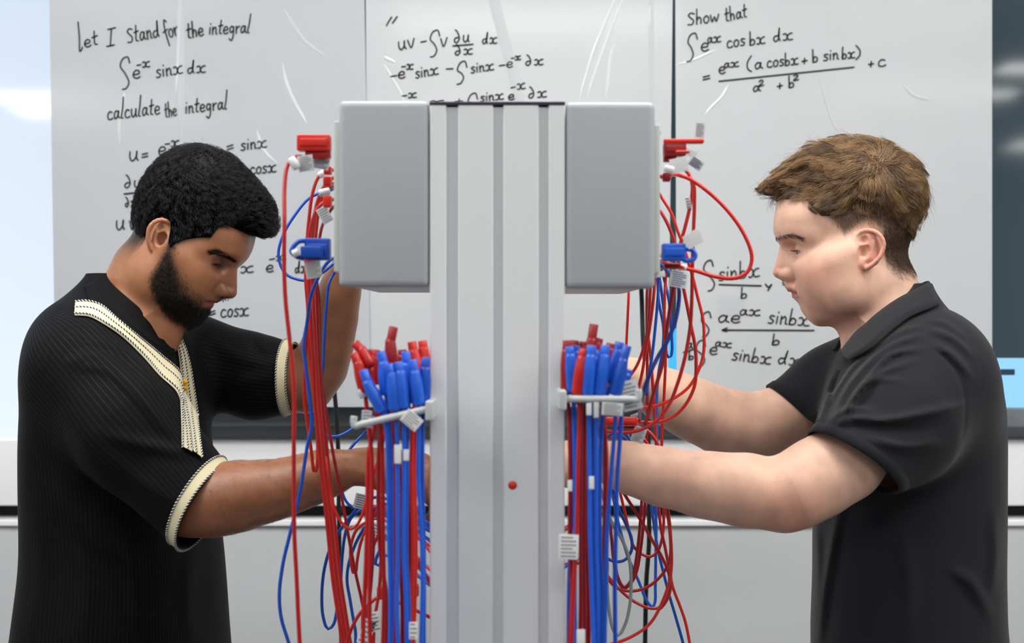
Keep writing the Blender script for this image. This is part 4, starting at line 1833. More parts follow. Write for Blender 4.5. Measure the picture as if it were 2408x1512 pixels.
def around(pts, p):
    ax_ = unit(np.array(pts[-1]) - np.array(pts[0]))
    e = unit(np.cross(ax_, (0, 1, 0)))
    g = np.cross(ax_, e)
    r = p - np.array(pts[0])
    return np.arctan2(r @ g, r @ e) * .068


set_f(me, np.where(d1 < np.minimum(dt, d2), around(sl1, Vt), np.where(d2 < dt, around(sl2, Vt), u0)), 'weave')


def cloth(name, rgb, rgb2=None, period=0, rough=.75, sheen=.15, bump_s=1500, bump=.3, spec=.10):
    m = bpy.data.materials.new(name)
    m.use_nodes = True
    nt = m.node_tree
    b = nt.nodes['Principled BSDF']
    b.inputs['Roughness'].default_value = rough
    b.inputs['Specular IOR Level'].default_value = spec
    b.inputs['Sheen Weight'].default_value = sheen
    b.inputs['Sheen Roughness'].default_value = .4
    tc = nt.nodes.new('ShaderNodeTexCoord')
    n = nt.nodes.new('ShaderNodeTexNoise')
    n.inputs['Scale'].default_value = bump_s
    nt.links.new(tc.outputs['Object'], n.inputs['Vector'])
    bp = nt.nodes.new('ShaderNodeBump')
    bp.inputs['Strength'].default_value = bump
    bp.inputs['Distance'].default_value = .0005
    nt.links.new(n.outputs['Fac'], bp.inputs['Height'])
    nt.links.new(bp.outputs['Normal'], b.inputs['Normal'])
    b.inputs['Base Color'].default_value = (*lin(rgb), 1)
    if rgb2:
        at = nt.nodes.new('ShaderNodeAttribute')
        at.attribute_name = 'weave'
        mu = nt.nodes.new('ShaderNodeMath')
        mu.operation = 'MULTIPLY'
        mu.inputs[1].default_value = 6.2832 / period
        nt.links.new(at.outputs['Fac'], mu.inputs[0])
        si = nt.nodes.new('ShaderNodeMath')
        si.operation = 'SINE'
        nt.links.new(mu.outputs[0], si.inputs[0])
        mr = nt.nodes.new('ShaderNodeMapRange')
        mr.inputs['From Min'].default_value = .72
        mr.inputs['From Max'].default_value = .95
        nt.links.new(si.outputs[0], mr.inputs['Value'])
        mx = nt.nodes.new('ShaderNodeMix')
        mx.data_type = 'RGBA'
        mx.inputs[6].default_value = (*lin(rgb), 1)
        mx.inputs[7].default_value = (*lin(rgb2), 1)
        nt.links.new(mr.outputs[0], mx.inputs[0])
        nt.links.new(mx.outputs[2], b.inputs['Base Color'])
        m2 = nt.nodes.new('ShaderNodeMapRange')
        m2.inputs['To Min'].default_value = rough
        m2.inputs['To Max'].default_value = .5
        nt.links.new(mr.outputs[0], m2.inputs['Value'])
        nt.links.new(m2.outputs[0], b.inputs['Roughness'])
    return m


BLK = cloth('black_striped_cloth', (12, 12, 14), (22, 22, 25), .0062, sheen=.02)
tun = link('tunic', me, BLK, man)
so = tun.modifiers.new('thickness', 'SOLIDIFY')
so.thickness = .0018
so.offset = -1
tag(tun, 'black loose tunic with fine woven stripes')
treeT = bvh_of(Vt, Qt)


def crew(C, A_, F_, L_, rings, m, name, parent):
    """neckband: rings of (forward radius, side radius, height along the axis)"""
    ns = 64
    V, F = [], []
    for rf, rl, h in rings:
        for i in range(ns):
            a = 2 * math.pi * i / ns
            V.append(C + F_ * rf * math.cos(a) + L_ * rl * math.sin(a) + A_ * h)
    for j in range(len(rings) - 1):
        for i in range(ns):
            k = (i + 1) % ns
            F.append((j * ns + i, j * ns + k, (j + 1) * ns + k, (j + 1) * ns + i))
    return MB().add(V, F, True).build(name, m, parent)


BLK2 = cloth('black_jersey', (16, 17, 20), rough=.85, sheen=.02, bump_s=900)
def patch(tree, lines, n, lift):
    """cloth laid on the surface through several picture lines"""
    G_ = []
    for ln in lines:
        A_, N_ = cast_line(tree, ln, n)
        k_ = min(len(A_), n)
        A_ = resample(A_, n)
        N_ = np.vstack([N_, np.repeat(N_[-1:], n - len(N_), 0)]) if len(N_) < n else N_
        G_.append(A_ + N_ * lift)
    V_ = np.concatenate(G_)
    F_ = [(i * n + j, i * n + j + 1, (i + 1) * n + j + 1, (i + 1) * n + j) for i in range(len(lines) - 1) for j in range(n - 1)]
    return V_, F_


inn = np.array([(246, 653), (268, 708), (314, 756), (350, 786), (388, 803), (404, 806)], float)
out_ = np.array([(200, 676), (214, 722), (272, 766), (323, 808), (372, 846), (412, 876)], float)
nbm = MB()
nbm.add(*patch(treeT, [inn + (out_ - inn) * t for t in (0, .04, .2, .4, .6, .8, 1)], 40, .0017), True)
ub_ = nbm.build('undershirt', BLK2, man)
so = ub_.modifiers.new('thickness', 'SOLIDIFY')
so.thickness = .0012
tag(ub_, 'plain black crew neck undershirt')
nbm = MB()
nbm.add(*patch(treeT, [inn + (out_ - inn) * t for t in (0, .05, .22, .38, .44)], 40, .0034), True)
tag(nbm.build('neckband', BLK2, man), 'black crew neckband')

CREAM = mat('cream_braid', (226, 216, 178), .75, bump=(1200, .3, .0004))
CW = mat('white_cord', (232, 230, 224), .7)
CK = mat('black_cord', (16, 16, 20), .7)
cords_w, cords_k = MB(), MB()


def braid(e1, e2, name, mids=(), n=60):
    A1, N1 = cast_line(treeT, e1, n)
    A2, N2 = cast_line(treeT, e2, n)
    k = min(len(A1), len(A2))
    A1, A2, N1, N2 = resample(A1, k), resample(A2, k), N1[:k], N2[:k]
    N = N1 + N2
    N /= np.linalg.norm(N, axis=1)[:, None]
    mb = MB()
    mb.add(*strip(A1, A2, N, 14, .0005, .0045, .003), True)
    mb.build(name, CREAM, man)
    for t in (0, 1) + tuple(mids):
        cord(cords_w, cords_k, A1 * (1 - t) + A2 * t + N * .0052)


braid([(178, 716), (206, 715), (236, 724), (273, 757), (323, 799), (374, 840), (419, 880), (424, 905)],
      [(176, 744), (210, 747), (243, 764), (286, 794), (336, 842), (374, 885), (411, 919), (423, 945)], 'neck_braid', (.5,))
braid([(379, 736), (401, 781), (414, 816), (421, 860), (424, 900), (432, 950), (440, 1000), (447, 1062)],
      [(386, 731), (406, 771), (427, 814), (440, 859), (448, 909), (458, 975), (465, 1030), (472, 1080)], 'neck_braid', (.45,))
braid([(421, 925), (423, 960), (425, 1000), (426, 1054)], [(429, 925), (434, 960), (441, 1000), (449, 1066)], 'placket_braid', (.55,), 40)
# cuff bands
for c, n, f_e, wd in ((c1, n1, (0, 0, 1), .0145), (c2, n2, (0, 0, 1), .014)):
    r1, D1 = ring_on(ftunic, c - n * .0005, n, f_e)
    r2, D2 = ring_on(ftunic, c - n * wd, n, f_e)
    mb = MB()
    mb.add(*strip(r1, r2, D1, 10, .0005, .0022, .002, close=True), True)
    mb.build('cuff_braid', CREAM, man)
    for r, D in ((r1, D1), (r2, D2)):
        cord(cords_w, cords_k, r + D * .0028, close=True)
tag(cords_w.build('twisted_cord', CW, man), 'white strand of the twisted edging cord')
tag(cords_k.build('twisted_cord', CK, man), 'black strand of the twisted edging cord')
h, nn = cast(treeT, 424, 912)
btn = MB()
if h is not None:
    nn = nn if nn[1] < 0 else -nn
    b0 = h + nn * .007
    for dz_, r in ((.0075, .0042), (.0035, .0030), (-.0015, .0045), (-.0065, .0035)):
        btn.lathe(b0 + np.array([-.0045, 0, dz_]), b0 + np.array([.0045, 0, dz_ - .001]), [(0, r * .5), (.002, r), (.0055, r), (.0085, r * .5)], 8)
tag(btn.build('knot_button', mat('yellow_knot', (232, 178, 40), .6), man), 'small yellow knotted button')
for s in (-1, 1):
    mb = MB()
    a_ = np.array([-.62, 2.05 + s * .10, .045])
    mb.tube([a_ + np.array([t * .29, 0, z]) for t, z in ((0, .012), (.04, .02), (.3, .022), (.6, .008), (.85, -.008), (1, -.014))], [.02, .042, .045, .046, .042, .022], 14)
    sh = mb.build('shoe', M['black'], man)
# ================================================================== man on the right
man2 = empty('person', (.56, 2.05, 0), 'person with light brown tousled hair in a charcoal polo shirt', 'person')
G = Head(2003, 598, 2.05, -1, 1, -9, 1)
L2 = dict(skull_c=(.010, 0, .050), skull_r=(.098, .070, .084), hw=.070, brow=(.103, .030), chin=(.068, -.082), chinb=(.046, -.096), gon=(.004, -.058),
          cheek=(.068, -.018), mouth=(.0852, -.0546), eye=(.0690, .0058), nas=(.1016, .0155), tip=(.1127, -.0250), sub=(.0982, -.0352), ul=(.0950, -.0459), ll=(.0868, -.0600))
fp2 = face_prims(L2)
G.prims = fp2 + ear_prims(G, L2, [(2015, 560), (2021, 548), (2034, 542), (2054, 544), (2069, 555), (2077, 573), (2074, 590), (2066, 607), (2054, 621), (2039, 630)],
                          [(2054, 570), (2050, 594), (2037, 609), (2027, 611)], (2029, 621), (2033, 592), (2031, 565), (2016, 594), -1)
G.fit(G.xz([(1828, 469), (1819, 520), (1818, 540), (1823, 556), (1834, 577), (1829, 600), (1822, 625), (1817, 643), (1824, 653), (1838, 658), (1845, 664),
            (1846, 676), (1855, 686), (1863, 690), (1862, 698), (1873, 708), (1880, 718), (1885, 732), (1899, 750), (1913, 759)]))
G.post = eye_openings(L2, -27, 1)

rows2 = [(668, 2148, 2184, .050), (690, 2110, 2200, .070), (712, 2072, 2208, .09), (740, 2032, 2232, .125), (775, 2000, 2275, .155), (815, 1980, 2304, .175), (882, 1955, 2334, .19), (946, 1936, 2348, .192), (1040, 1917, 2352, .182),
         (1100, 1917, 2352, .174), (1217, 1917, 2352, .172), (1332, 1916, 2350, .176), (1447, 1913, 2352, .18), (1512, 1911, 2358, .182), (1860, 1906, 2380, .19)]
TI2 = Torso([r for r in rows2 if r[0] > 745], 2.05, -9, -1, 5, grow=-.020)
TP = Torso(rows2, 2.05, -9, -1, 5)
body2 = []
B = body2.append
B((G.world, G.Of, .17, 'u', .001))
B(cone(P(2068, 680, 2.05), P(2108, 800, 2.05), .054, .064, .03))
B(cone(P(2035, 735, 2.05), P(2040, 815, 2.04), .030, .034, .03))
B(cone(P(2110, 790, 2.05), P(2165, 850, 1.93), .05, .055, .03))
B(cone(P(2110, 790, 2.05), P(2080, 850, 2.2), .05, .05, .03))
B(TI2.prim(.03))
B(cone(P(2165, 885, 1.89), P(1985, 1087, 1.812), .050, .0465, .02))
B(chain([P(1985, 1087, 1.812), P(1920, 1125, 1.80), P(1862, 1158, 1.79), P(1832, 1172, 1.79)], [.0475, .0465, .0430, .0385], .015, 'u', .02))
B(cone(P(1848, 1196, 1.785), P(1856, 1204, 1.78), .0195, .0175, .018))
B(chain([P(1832, 1163, 1.79), P(1752, 1153, 1.79), P(1650, 1139, 1.79), P(1550, 1119, 1.805), P(1470, 1097, 1.80), P(1425, 1085, 1.80)],
        [.0410, .0400, .0348, .0305, .0250, .0220], .012, 'u', .03))
for h in hand_prims(P(1420, 1084, 1.80), (-.95, .12, -.10), (.05, -.55, .83), (0, 1, 0), [(.75, 1.0, .6), (.8, 1.05, .6), (.85, 1.1, .6), (.9, 1.1, .6)]):
    B(h)
B(cone(P(2060, 870, 2.2), P(1860, 968, 2.2), .050, .045, .02))
B(chain([P(1860, 968, 2.2), P(1800, 1000, 2.2), P(1748, 1005, 2.2), P(1690, 988, 2.195), P(1620, 958, 2.18), P(1560, 928, 2.17), P(1490, 893, 2.15), P(1450, 875, 2.14)],
        [.0450, .0440, .0430, .0440, .0405, .0340, .0255, .0225], .012, 'u', .03))
for h in hand_prims(P(1446, 872, 2.14), (-.93, -.05, .22), (.2, .55, .8), (0, -1, 0), [(.5, .9, .6), (.55, .95, .6), (.6, 1.0, .6), (.7, 1.0, .6)]):
    B(h)
hipz = zpy(1840, 2.05)
for s in (-1, 1):
    hip = np.array([.585, 2.05 + s * .085, .92])
    kn = np.array([.575, 2.05 + s * .095, .50])
    an = np.array([.60, 2.05 + s * .095, .09])
    B(cone(hip, kn, .085, .056, .05))
    B(cone(kn, an, .054, .040, .03))
    B(cone(an + np.array([.02, 0, -.03]), an + np.array([-.15, 0, -.055]), .040, .030, .03))


def fbody2(p, c=None, R=None):
    return ev(p, body2, c, R)


ox, oz = G.O[0], G.O[2]
xs = axis([-.02, (ox - .15, .0026), (ox + .115, .00148), (.80, .004)])
ys = axis([1.72, (1.96, .0026), (2.15, .0016), (2.34, .003)])
zs = axis([-.01, (.95, .02), (1.12, .005), (oz - .125, .0022), (oz + .14, .00148), (oz + .16, .003)])
V, Q = surface_nets(fbody2, xs, ys, zs)
V = newton(fbody2, V, 1, culled=True)
q = G.loc(V)
lx, ly, lz = q[:, 0], q[:, 1], q[:, 2]
hd = np.sqrt((q ** 2).sum(1)) < .168
col = np.tile(np.array(lin(226, 182, 158)), (len(V), 1))
lipm = np.exp(-((lz + .0545) / .0062) ** 2) * sst(.062, .075, lx) * (np.abs(ly) < .026) * hd
lipm = np.clip(lipm * 1.5, 0, 1)
col = mix(col, lin(174, 96, 90), lipm * .9)
earm = sst(.070, .079, np.abs(ly)) * hd * sst(.004, -.006, lx) * sst(-.06, -.045, lx) * sst(.044, .032, np.abs(lz - .003))
col = mix(col, lin(222, 150, 128), earm * .75)
cheek = np.exp(-(((lx - .055) / .03) ** 2 + ((lz + .03) / .024) ** 2)) * hd
col = mix(col, lin(214, 146, 126), cheek * .5)
nose = np.exp(-(((lx - .108) / .012) ** 2 + ((lz + .025) / .010) ** 2)) * hd
col = mix(col, lin(208, 132, 114), nose * .5)
eye_shade = np.exp(-(((lx - .076) / .014) ** 2 + ((np.abs(ly) - .033) / .013) ** 2 + ((lz - .006) / .010) ** 2)) * hd
col = mix(col, lin(184, 126, 108), eye_shade * .5)  # eye sockets darkened in the skin colour as painted shade
# redder elbow
ex_ = np.exp(-(((V[:, 0] - P(1850, 1200, 1.785)[0]) / .05) ** 2 + ((V[:, 2] - P(1850, 1205, 1.785)[2]) / .035) ** 2)) * (V[:, 1] < 1.95)
col = mix(col, lin(212, 140, 116), ex_ * .6)
gx = np.array([-.12, -.095, -.085, -.073, -.060, -.044, -.038, -.030, -.017, -.004, .008, .0154, .021, .0295, .044, .0537, .061, .08, .106, .13])
gz = np.array([.0, -.025, -.034, -.038, -.036, -.022, .022, .032, .037, .034, .026, .0195, .0288, .038, .048, .060, .074, .070, .0766, .08])
up = lz - np.interp(lx, gx, gz)
sc = sst(-.004, .014, up) * hd
sc = np.maximum(sc * (1 - sst(-.03, -.045, lx)), sst(-.008, .014, up) * hd * sst(-.03, -.045, lx))
col = mix(col, lin(100, 76, 58), sc * (.82 - .22 * sst(-.03, -.05, lx)) * (1 - earm))
me = np_mesh('body', V, Q)
set_col(me, col)
body2o = link('body', me, skin_mat('fair_skin', .52, .16), man2)
tree2 = bvh_of(V, Q)
eye_child(G, L2, man2, (.93, .0, -.34), (52, 66, 78), 1)
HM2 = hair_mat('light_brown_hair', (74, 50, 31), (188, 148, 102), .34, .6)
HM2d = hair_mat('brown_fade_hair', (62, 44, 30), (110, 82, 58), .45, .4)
HB2 = mat('brown_hair_underlayer', (74, 52, 34), .8, spec=.05)
lash(G, L2, -27, 1, man2, HM2d, .006)
brow(G, tree2, [(1888, 564), (1866, 555), (1845, 555), (1826, 560)], 4.5, 200, .007, (-.7, 0, .12), man2, HM2d, .5)

h2 = [ell((-.007, 0, .084), (.098, .076, .083), .01), cone((.055, -.028, .118), (.105, -.026, .100), .030, .012, .02),
      cone((.055, .028, .118), (.105, .026, .100), .030, .012, .02), cone((.055, 0, .120), (.116, 0, .097), .030, .011, .02)]
qx = np.array([-.13, -.106, -.095, -.085, -.07, -.045, -.01, .02, .035, .046, .056, .066, .080, .10, .13])
qz = np.array([.05, .036, .022, .026, .040, .058, .062, .058, .053, .054, .064, .078, .080, .082, .084])


def f_hair2(p, c=None, R=None):
    q = G.loc(p)
    top_ = smax(ev(q, h2), (np.interp(q[:, 0], qx, qz).astype(F32) - q[:, 2]) * .8, .012)
    low = smax(ev(q, fp2) - .0012, (np.interp(q[:, 0], qx, qz).astype(F32) - .005 - q[:, 2]) * .8, .006)
    return smin(top_, low, .006)


xs = axis([ox - .15, (ox + .13, .0026)])
ys = axis([1.945, (2.16, .0026)])
zs = axis([oz - .07, (oz + .185, .0026)])
Vh, Qh = surface_nets(f_hair2, xs, ys, zs)
hair2 = link('hair', np_mesh('hair', Vh, Qh), HB2, man2)
crown2 = G.inv(2046, 412, .035)


def flow2(p):
    q = G.loc(p)
    r = q - crown2.astype(F32)
    n = np.linalg.norm(r, axis=1)[:, None] + 1e-6
    r = r / n
    w = np.zeros_like(q)
    w[:, 0] = .75 * sst(-.035, .03, q[:, 0])
    w[:, 2] = -.35 * sst(.055, .072, np.abs(q[:, 1])) - .25 * sst(-.05, -.09, q[:, 0])
    w[:, 1] = .35 * np.sin(q[:, 0] * 95 + q[:, 2] * 60)
    return (r + w) @ G.Rf.T


cl = G.loc(Vh[Qh].mean(1))
top = sst(-.004, .012, cl[:, 2] - np.interp(cl[:, 0], qx, qz))
top = top * (1 + 6 * np.exp(-((cl - crown2) ** 2).sum(1) / .03 ** 2))
roots = sample_surface(Vh, Qh, top + 1e-9, 20000)
rl = G.loc(roots.astype(F32))
tp = sst(.0, .04, rl[:, 2] - np.interp(rl[:, 0], qx, qz))
l0 = -.003 + .0045 * np.exp(-((rl - crown2) ** 2).sum(1) / .045 ** 2)
pth = grow(f_hair2, roots, flow2, 10, .0022 + .0030 * tp, l0, .0042, .16)
pth = clump(pth, 420, .68, .0022, .03, .4)
lift_ = (rng.random(420)[CL['id']] - .35) * .009
nrm_ = pth - G.wor([[-.005, 0, .05]])[0]
nrm_ /= np.linalg.norm(nrm_, axis=2)[..., None]
pth = pth + nrm_ * (lift_[:, None] * np.linspace(0, 1, 10) ** 1.5)[..., None]
fly = rng.random(len(pth)) < .09
pth[fly] += (np.linspace(0, 1, 10) ** 2)[None, :, None] * rng.normal(0, .006, (fly.sum(), 1, 3))
tint = np.clip(rng.normal(.36, .16, len(pth)) + rng.normal(0, .22, 420)[CL['id']] + .22 * (rng.random(len(pth)) < .2) - .5 * (1 - tp) + .15 * sst(.03, .09, rl[:, 0]), 0, 1)  # lower side strands toned darker, their shadow put into the tint
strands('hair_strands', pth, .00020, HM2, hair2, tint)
# loose wisps of the fringe over the forehead
wr = []
for _ in range(70):
    y_ = rng.uniform(-.045, .050)
    x_ = .100 - 9 * y_ * y_
    d_ = np.array([rng.uniform(.002, .014), rng.uniform(-.006, .006), -rng.uniform(.010, .028)])
    t_ = np.linspace(0, 1, 7)[:, None]
    wr.append(np.array([x_ + .004, y_, .090]) + t_ * d_ + np.array([.006, 0, 0]) * np.sin(t_ * 2.6) + np.array([0, .004, 0]) * t_ ** 2 * rng.normal())
strands('fringe_wisps', G.wor(np.array(wr)), .00014, HM2, hair2, rng.random(len(wr)) * .4)
# clipped sides and nape
up_c = cl[:, 2] - np.interp(cl[:, 0], gx, gz)
bq = G.loc(V[Q].mean(1).astype(F32))
ub = bq[:, 2] - np.interp(bq[:, 0], gx, gz)
wfade = sst(-.006, .03, ub) * (np.linalg.norm(bq, axis=1) < .16) * (bq[:, 2] < np.interp(bq[:, 0], qx, qz) + .01)
wfade = wfade * sst(.045, .030, bq[:, 0]) * (.9 + 1.2 * sst(-.03, -.06, bq[:, 0])) * ~((np.abs(bq[:, 1]) > .073) & (bq[:, 0] > -.05))
fr2 = sample_surface(V, Q, wfade + 1e-9, 14000)
pf = grow(fbody2, fr2, lambda p: np.tile(np.array([.35, 0, -1.0], F32), (len(p), 1)), 4, np.full(len(fr2), .0018), .0, .0022, .3)
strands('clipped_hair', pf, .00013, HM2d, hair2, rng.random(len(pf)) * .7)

# polo shirt
sp1 = [P(2185, 905, 1.92), P(2110, 990, 1.86), P(1985, 1098, 1.797)]
sp2 = [P(2065, 862, 2.2), P(1960, 915, 2.2), P(1845, 972, 2.2)]
polo = [TP.prim(.04), chain(sp1, [.086, .079, .0615], .04, 'u', .03), cone(P(2180, 845, 1.92), P(2160, 880, 1.9), .062, .066, .05),
        chain(sp2, [.070, .062, .0505], .04, 'u', .03)]
folds2 = [([(2165, 790), (2110, 806), (2060, 838), (2015, 885), (1985, 930), (1962, 985)], .0065, 10),
          ([(2172, 766), (2120, 780), (2068, 812), (2010, 858), (1975, 905), (1950, 950)], .0045, 8),
          ([(2168, 820), (2095, 834), (2045, 885), (2005, 935), (1975, 985)], .006, 9),
          ([(2150, 848), (2062, 884), (2015, 930), (1985, 985)], .005, 9),
          ([(2125, 897), (2052, 895), (2010, 935), (1985, 990)], .003, 9),
          ([(2262, 955), (2157, 976), (2082, 988), (2006, 984), (1955, 1000)], .0085, 13),
          ([(2060, 966), (1994, 962), (1950, 990)], .005, 9),
          ([(2045, 1032), (2132, 1050), (2215, 1040)], .006, 14),
          ([(2060, 1005), (2150, 1012), (2230, 1000)], -.003, 13),
          ([(2185, 775), (2235, 792), (2285, 835)], .0045, 10),
          ([(2190, 810), (2240, 835), (2285, 890)], .004, 10),
          ([(2180, 752), (2225, 762), (2270, 795)], .003, 8),
          ([(1984, 1165), (1962, 1262), (1940, 1390), (1925, 1520)], .007, 14),
          ([(1920, 1230), (1925, 1350), (1915, 1480)], .004, 12),
          ([(2240, 1340), (2285, 1372), (2330, 1455)], .006, 18),
          ([(2335, 1200), (2340, 1300), (2330, 1400)], .005, 16),
          ([(2120, 1250), (2140, 1380), (2130, 1512)], .003, 24),
          ([(1960, 880), (1945, 930), (1925, 1000)], .006, 9),
          ([(1900, 880), (1880, 910), (1880, 960)], .003, 12),
          ([(2180, 760), (2192, 810), (2230, 846), (2258, 890), (2270, 950), (2264, 1040)], -.0020, 7)]
folds2 = [(p_, a_ * (1.3 if a_ > 0 else 1), w_ * .88) for p_, a_, w_ in folds2]
polo.append(fold_field(folds2, lambda p: sst(2.16, 2.10, p[:, 1])))


def fpolo(p, c=None, R=None):
    return ev(p, polo)


k1 = P(2007, 1083, 1.80)
m1 = unit([-.566, -.20, -.825])
k2 = P(1861, 964, 2.2)
m2 = unit([-.70, -.05, -.70])
gC = P(2083, 762, 2.05)
gA = unit([-.54, 0, .84])
gF = unit(np.array([-1, .0, 0]) - gA * gA[0] * -1)
gL = np.cross(gA, gF)
xs = axis([.28, (.80, .0042)])
ys = axis([1.70, (2.34, .0046)])
zs = axis([.76, (1.0, .01), (1.52, .0042)])
Vp, Qp = surface_nets(fpolo, xs, ys, zs, 10)
Vp = newton(fpolo, Vp, 1)
Vp, Qp = trim(Vp, Qp, fpolo, [cut_plane(k1, m1, .13, TP.prim()[0]), cut_plane(k2, m2, .11, TP.prim()[0]), cut_neck(gC, gA, gF, gL, .068, .064), lambda p: (.80 - p[:, 2]).astype(F32)])
GREY = cloth('charcoal_pique', (36, 36, 40), rough=.8, sheen=.14, bump_s=1100, bump=.5)
GREYD = cloth('charcoal_rib', (33, 34, 38), rough=.85, sheen=.10, bump_s=1600, bump=.4)
po = link('polo_shirt', np_mesh('polo_shirt', Vp, Qp), GREY, man2)
so = po.modifiers.new('thickness', 'SOLIDIFY')
so.thickness = .0018
so.offset = -1
treeP = bvh_of(Vp, Qp)
for c, n, wd in ((k1, m1, .0145), (k2, m2, .014)):
    rings = [ring_on(fpolo, c - n * t, n, (0, 0, 1)) for t in (-.0005, .0006, wd - .0012, wd)]
    V_, F_ = [], []
    for (r, D), lf in zip(rings, (-.0004, .0011, .0014, .0004)):
        V_ += list(r + D * lf)
    ns = len(rings[0][0])
    for j in range(3):
        for i in range(ns):
            F_.append((j * ns + i, j * ns + (i + 1) % ns, (j + 1) * ns + (i + 1) % ns, (j + 1) * ns + i))
    MB().add(V_, F_, True).build('sleeve_cuff', GREYD, man2)
# collar: cast on the near side, mirrored to the far side, with an inner stand
up_px = [(2180, 677), (2161, 688), (2110, 716), (2060, 754), (2011, 801), (1988, 832)]
lo_px = [(2206, 723), (2186, 733), (2143, 752), (2100, 785), (2055, 824), (2003, 853)]
ns = 40
U_, UN = cast_line(treeP, up_px, ns)
Lw, LN = cast_line(treeP, lo_px, ns)
ns = min(len(U_), len(Lw))
ml = np.array([TP.l[0], TP.l[1], 0.0])
nb0 = np.array([U_[0][0], gC[1], U_[0][2]])
half = []
for i in range(ns):
    u, l = U_[i], Lw[i]
    nn_ = unit(UN[i] + LN[i])
    t = i / (ns - 1)
    half.append([u - gA * .020 - nn_ * .003, u + nn_ * .0015 + gA * .003, u + nn_ * .0055 + gA * .0045, (u + l) / 2 + nn_ * .0085, l + nn_ * .0050])


def mirror(p):
    q = p - gC
    return gC + q - 2 * ml * np.dot(q, ml)


far = [[mirror(p) for p in r] for r in half]
bk = []
for k_ in range(1, 6):      # round the back of the neck
    t = k_ / 6
    r = [a_ * (1 - t) + b_ * t for a_, b_ in zip(half[0], far[0])]
    bul = math.sin(math.pi * t) * .010
    bk.append([p - gF * bul for p in r])
rows_c = half[::-1] + bk + far
cv = [p for r in rows_c for p in r]
cf = [(i * 5 + j, (i + 1) * 5 + j, (i + 1) * 5 + j + 1, i * 5 + j + 1) for i in range(len(rows_c) - 1) for j in range(4)]
co = MB().add(cv, cf, True).build('collar', GREYD, man2)
s1 = co.modifiers.new('smooth', 'SUBSURF')
s1.levels = s1.render_levels = 1
s2 = co.modifiers.new('thickness', 'SOLIDIFY')
s2.thickness = .0022
s2.offset = 0
# placket
e1 = [(1966, 868), (1950, 905), (1934, 945), (1922, 990)]
e2 = [(1976, 872), (1961, 908), (1946, 948), (1934, 994)]
A1, N1 = cast_line(treeP, e1, 30)
A2, N2 = cast_line(treeP, e2, 30)
k = min(len(A1), len(A2))
if k > 3:
    MB().add(*strip(A1[:k], A2[:k], N1[:k], 4, 0, .0025, .002), True).build('placket', GREYD, man2)
# trousers and shoes, below the picture
TR = mat('dark_trousers', (34, 36, 42), .8)
tr = [ell((.575, 2.05, .90), (.125, .175, .16), .02)]
for s in (-1, 1):
    tr.append(chain([(.585, 2.05 + s * .085, .88), (.575, 2.05 + s * .095, .50), (.60, 2.05 + s * .095, .07)], [.098, .075, .062], .03, 'u', .02))
Vq, Qq = surface_nets(lambda p, c=None, R=None: np.maximum(ev(p, tr), .03 - p[:, 2]).astype(F32), axis([.42, (.74, .012)]), axis([1.84, (2.26, .012)]), axis([.0, (1.09, .012)]))
link('trousers', np_mesh('trousers', Vq, Qq), TR, man2)
for s in (-1, 1):
    mb = MB()
    a_ = np.array([.66, 2.05 + s * .095, .045])
    mb.tube([a_ + np.array([-t * .29, 0, z]) for t, z in ((0, .012), (.04, .02), (.3, .022), (.6, .008), (.85, -.008), (1, -.014))], [.02, .042, .045, .046, .042, .022], 14)
    mb.build('shoe', M['black'], man2)
# ================================================================== the rig in the middle
DC = 1.5                       # front face of the column


def X(px, d):
    return (px - 1204) / FPX * d


x0, x1 = X(1011, DC), X(1328, DC)
ztop = zpy(241, DC)
colm = empty('aluminium_column', ((x0 + x1) / 2, DC + .04, 0), 'tall grey aluminium profile column with three vertical slots', 'column')
slots = [(1050, 1077), (1160, 1183), (1267, 1290)]
yf, ybk = DC, DC + .08
front = [(x0, yf + .001), (x0 + .001, yf)]
for a, b in slots:
    xa, xb = X(a, DC), X(b, DC)
    front += [(xa - .0012, yf), (xa, yf + .0012), (xa, yf + .006), (xa - .004, yf + .006), (xa - .004, yf + .011), (xb + .004, yf + .011), (xb + .004, yf + .006), (xb, yf + .006), (xb, yf + .0012), (xb + .0012, yf)]
front += [(x1 - .001, yf), (x1, yf + .001)]
back = [(x1, yf + .026), (x1 - .008, yf + .026), (x1 - .008, yf + .034), (x1, yf + .034), (x1, ybk), (x0, ybk), (x0, yf + .034), (x0 + .008, yf + .034), (x0 + .008, yf + .026), (x0, yf + .026)]
poly = front + back
n = len(poly)
mb = MB()
mb.add([(x, y, .012) for x, y in poly] + [(x, y, ztop - .003) for x, y in poly], [(i, i + n, (i + 1) % n + n, (i + 1) % n) for i in range(n)])
mb.build('profile', M['alu'], colm)
for a, b in slots:
    xa, xb = X(a, DC), X(b, DC)
    MB().box(((xa + xb) / 2, yf + .0032, (ztop + .01) / 2), (xb - xa - .0002, .003, ztop - .02)).build('slot_cover', M['alu_dark'], colm)
MB().box(((x0 + x1) / 2, (yf + ybk) / 2, ztop - .001), (x1 - x0 + .001, ybk - yf + .001, .004), bevel=.001).build('end_cap', M['cap'], colm)
MB().box(((x0 + x1) / 2, (yf + ybk) / 2 + .1, .006), (.42, .56, .012), bevel=.003).build('foot_plate', M['steel'], colm)
MB().lathe(P(1205.5, 1141, DC) + np.array([0, .0001, 0]), P(1205.5, 1141, DC) - np.array([0, 1, 0]), [(0, .0046), (.0004, .0046)], 24).build('round_dot', M['reddot'], colm)  # flat red disc on the front face of the column
tag(colm.children[-1], 'small round red dot')


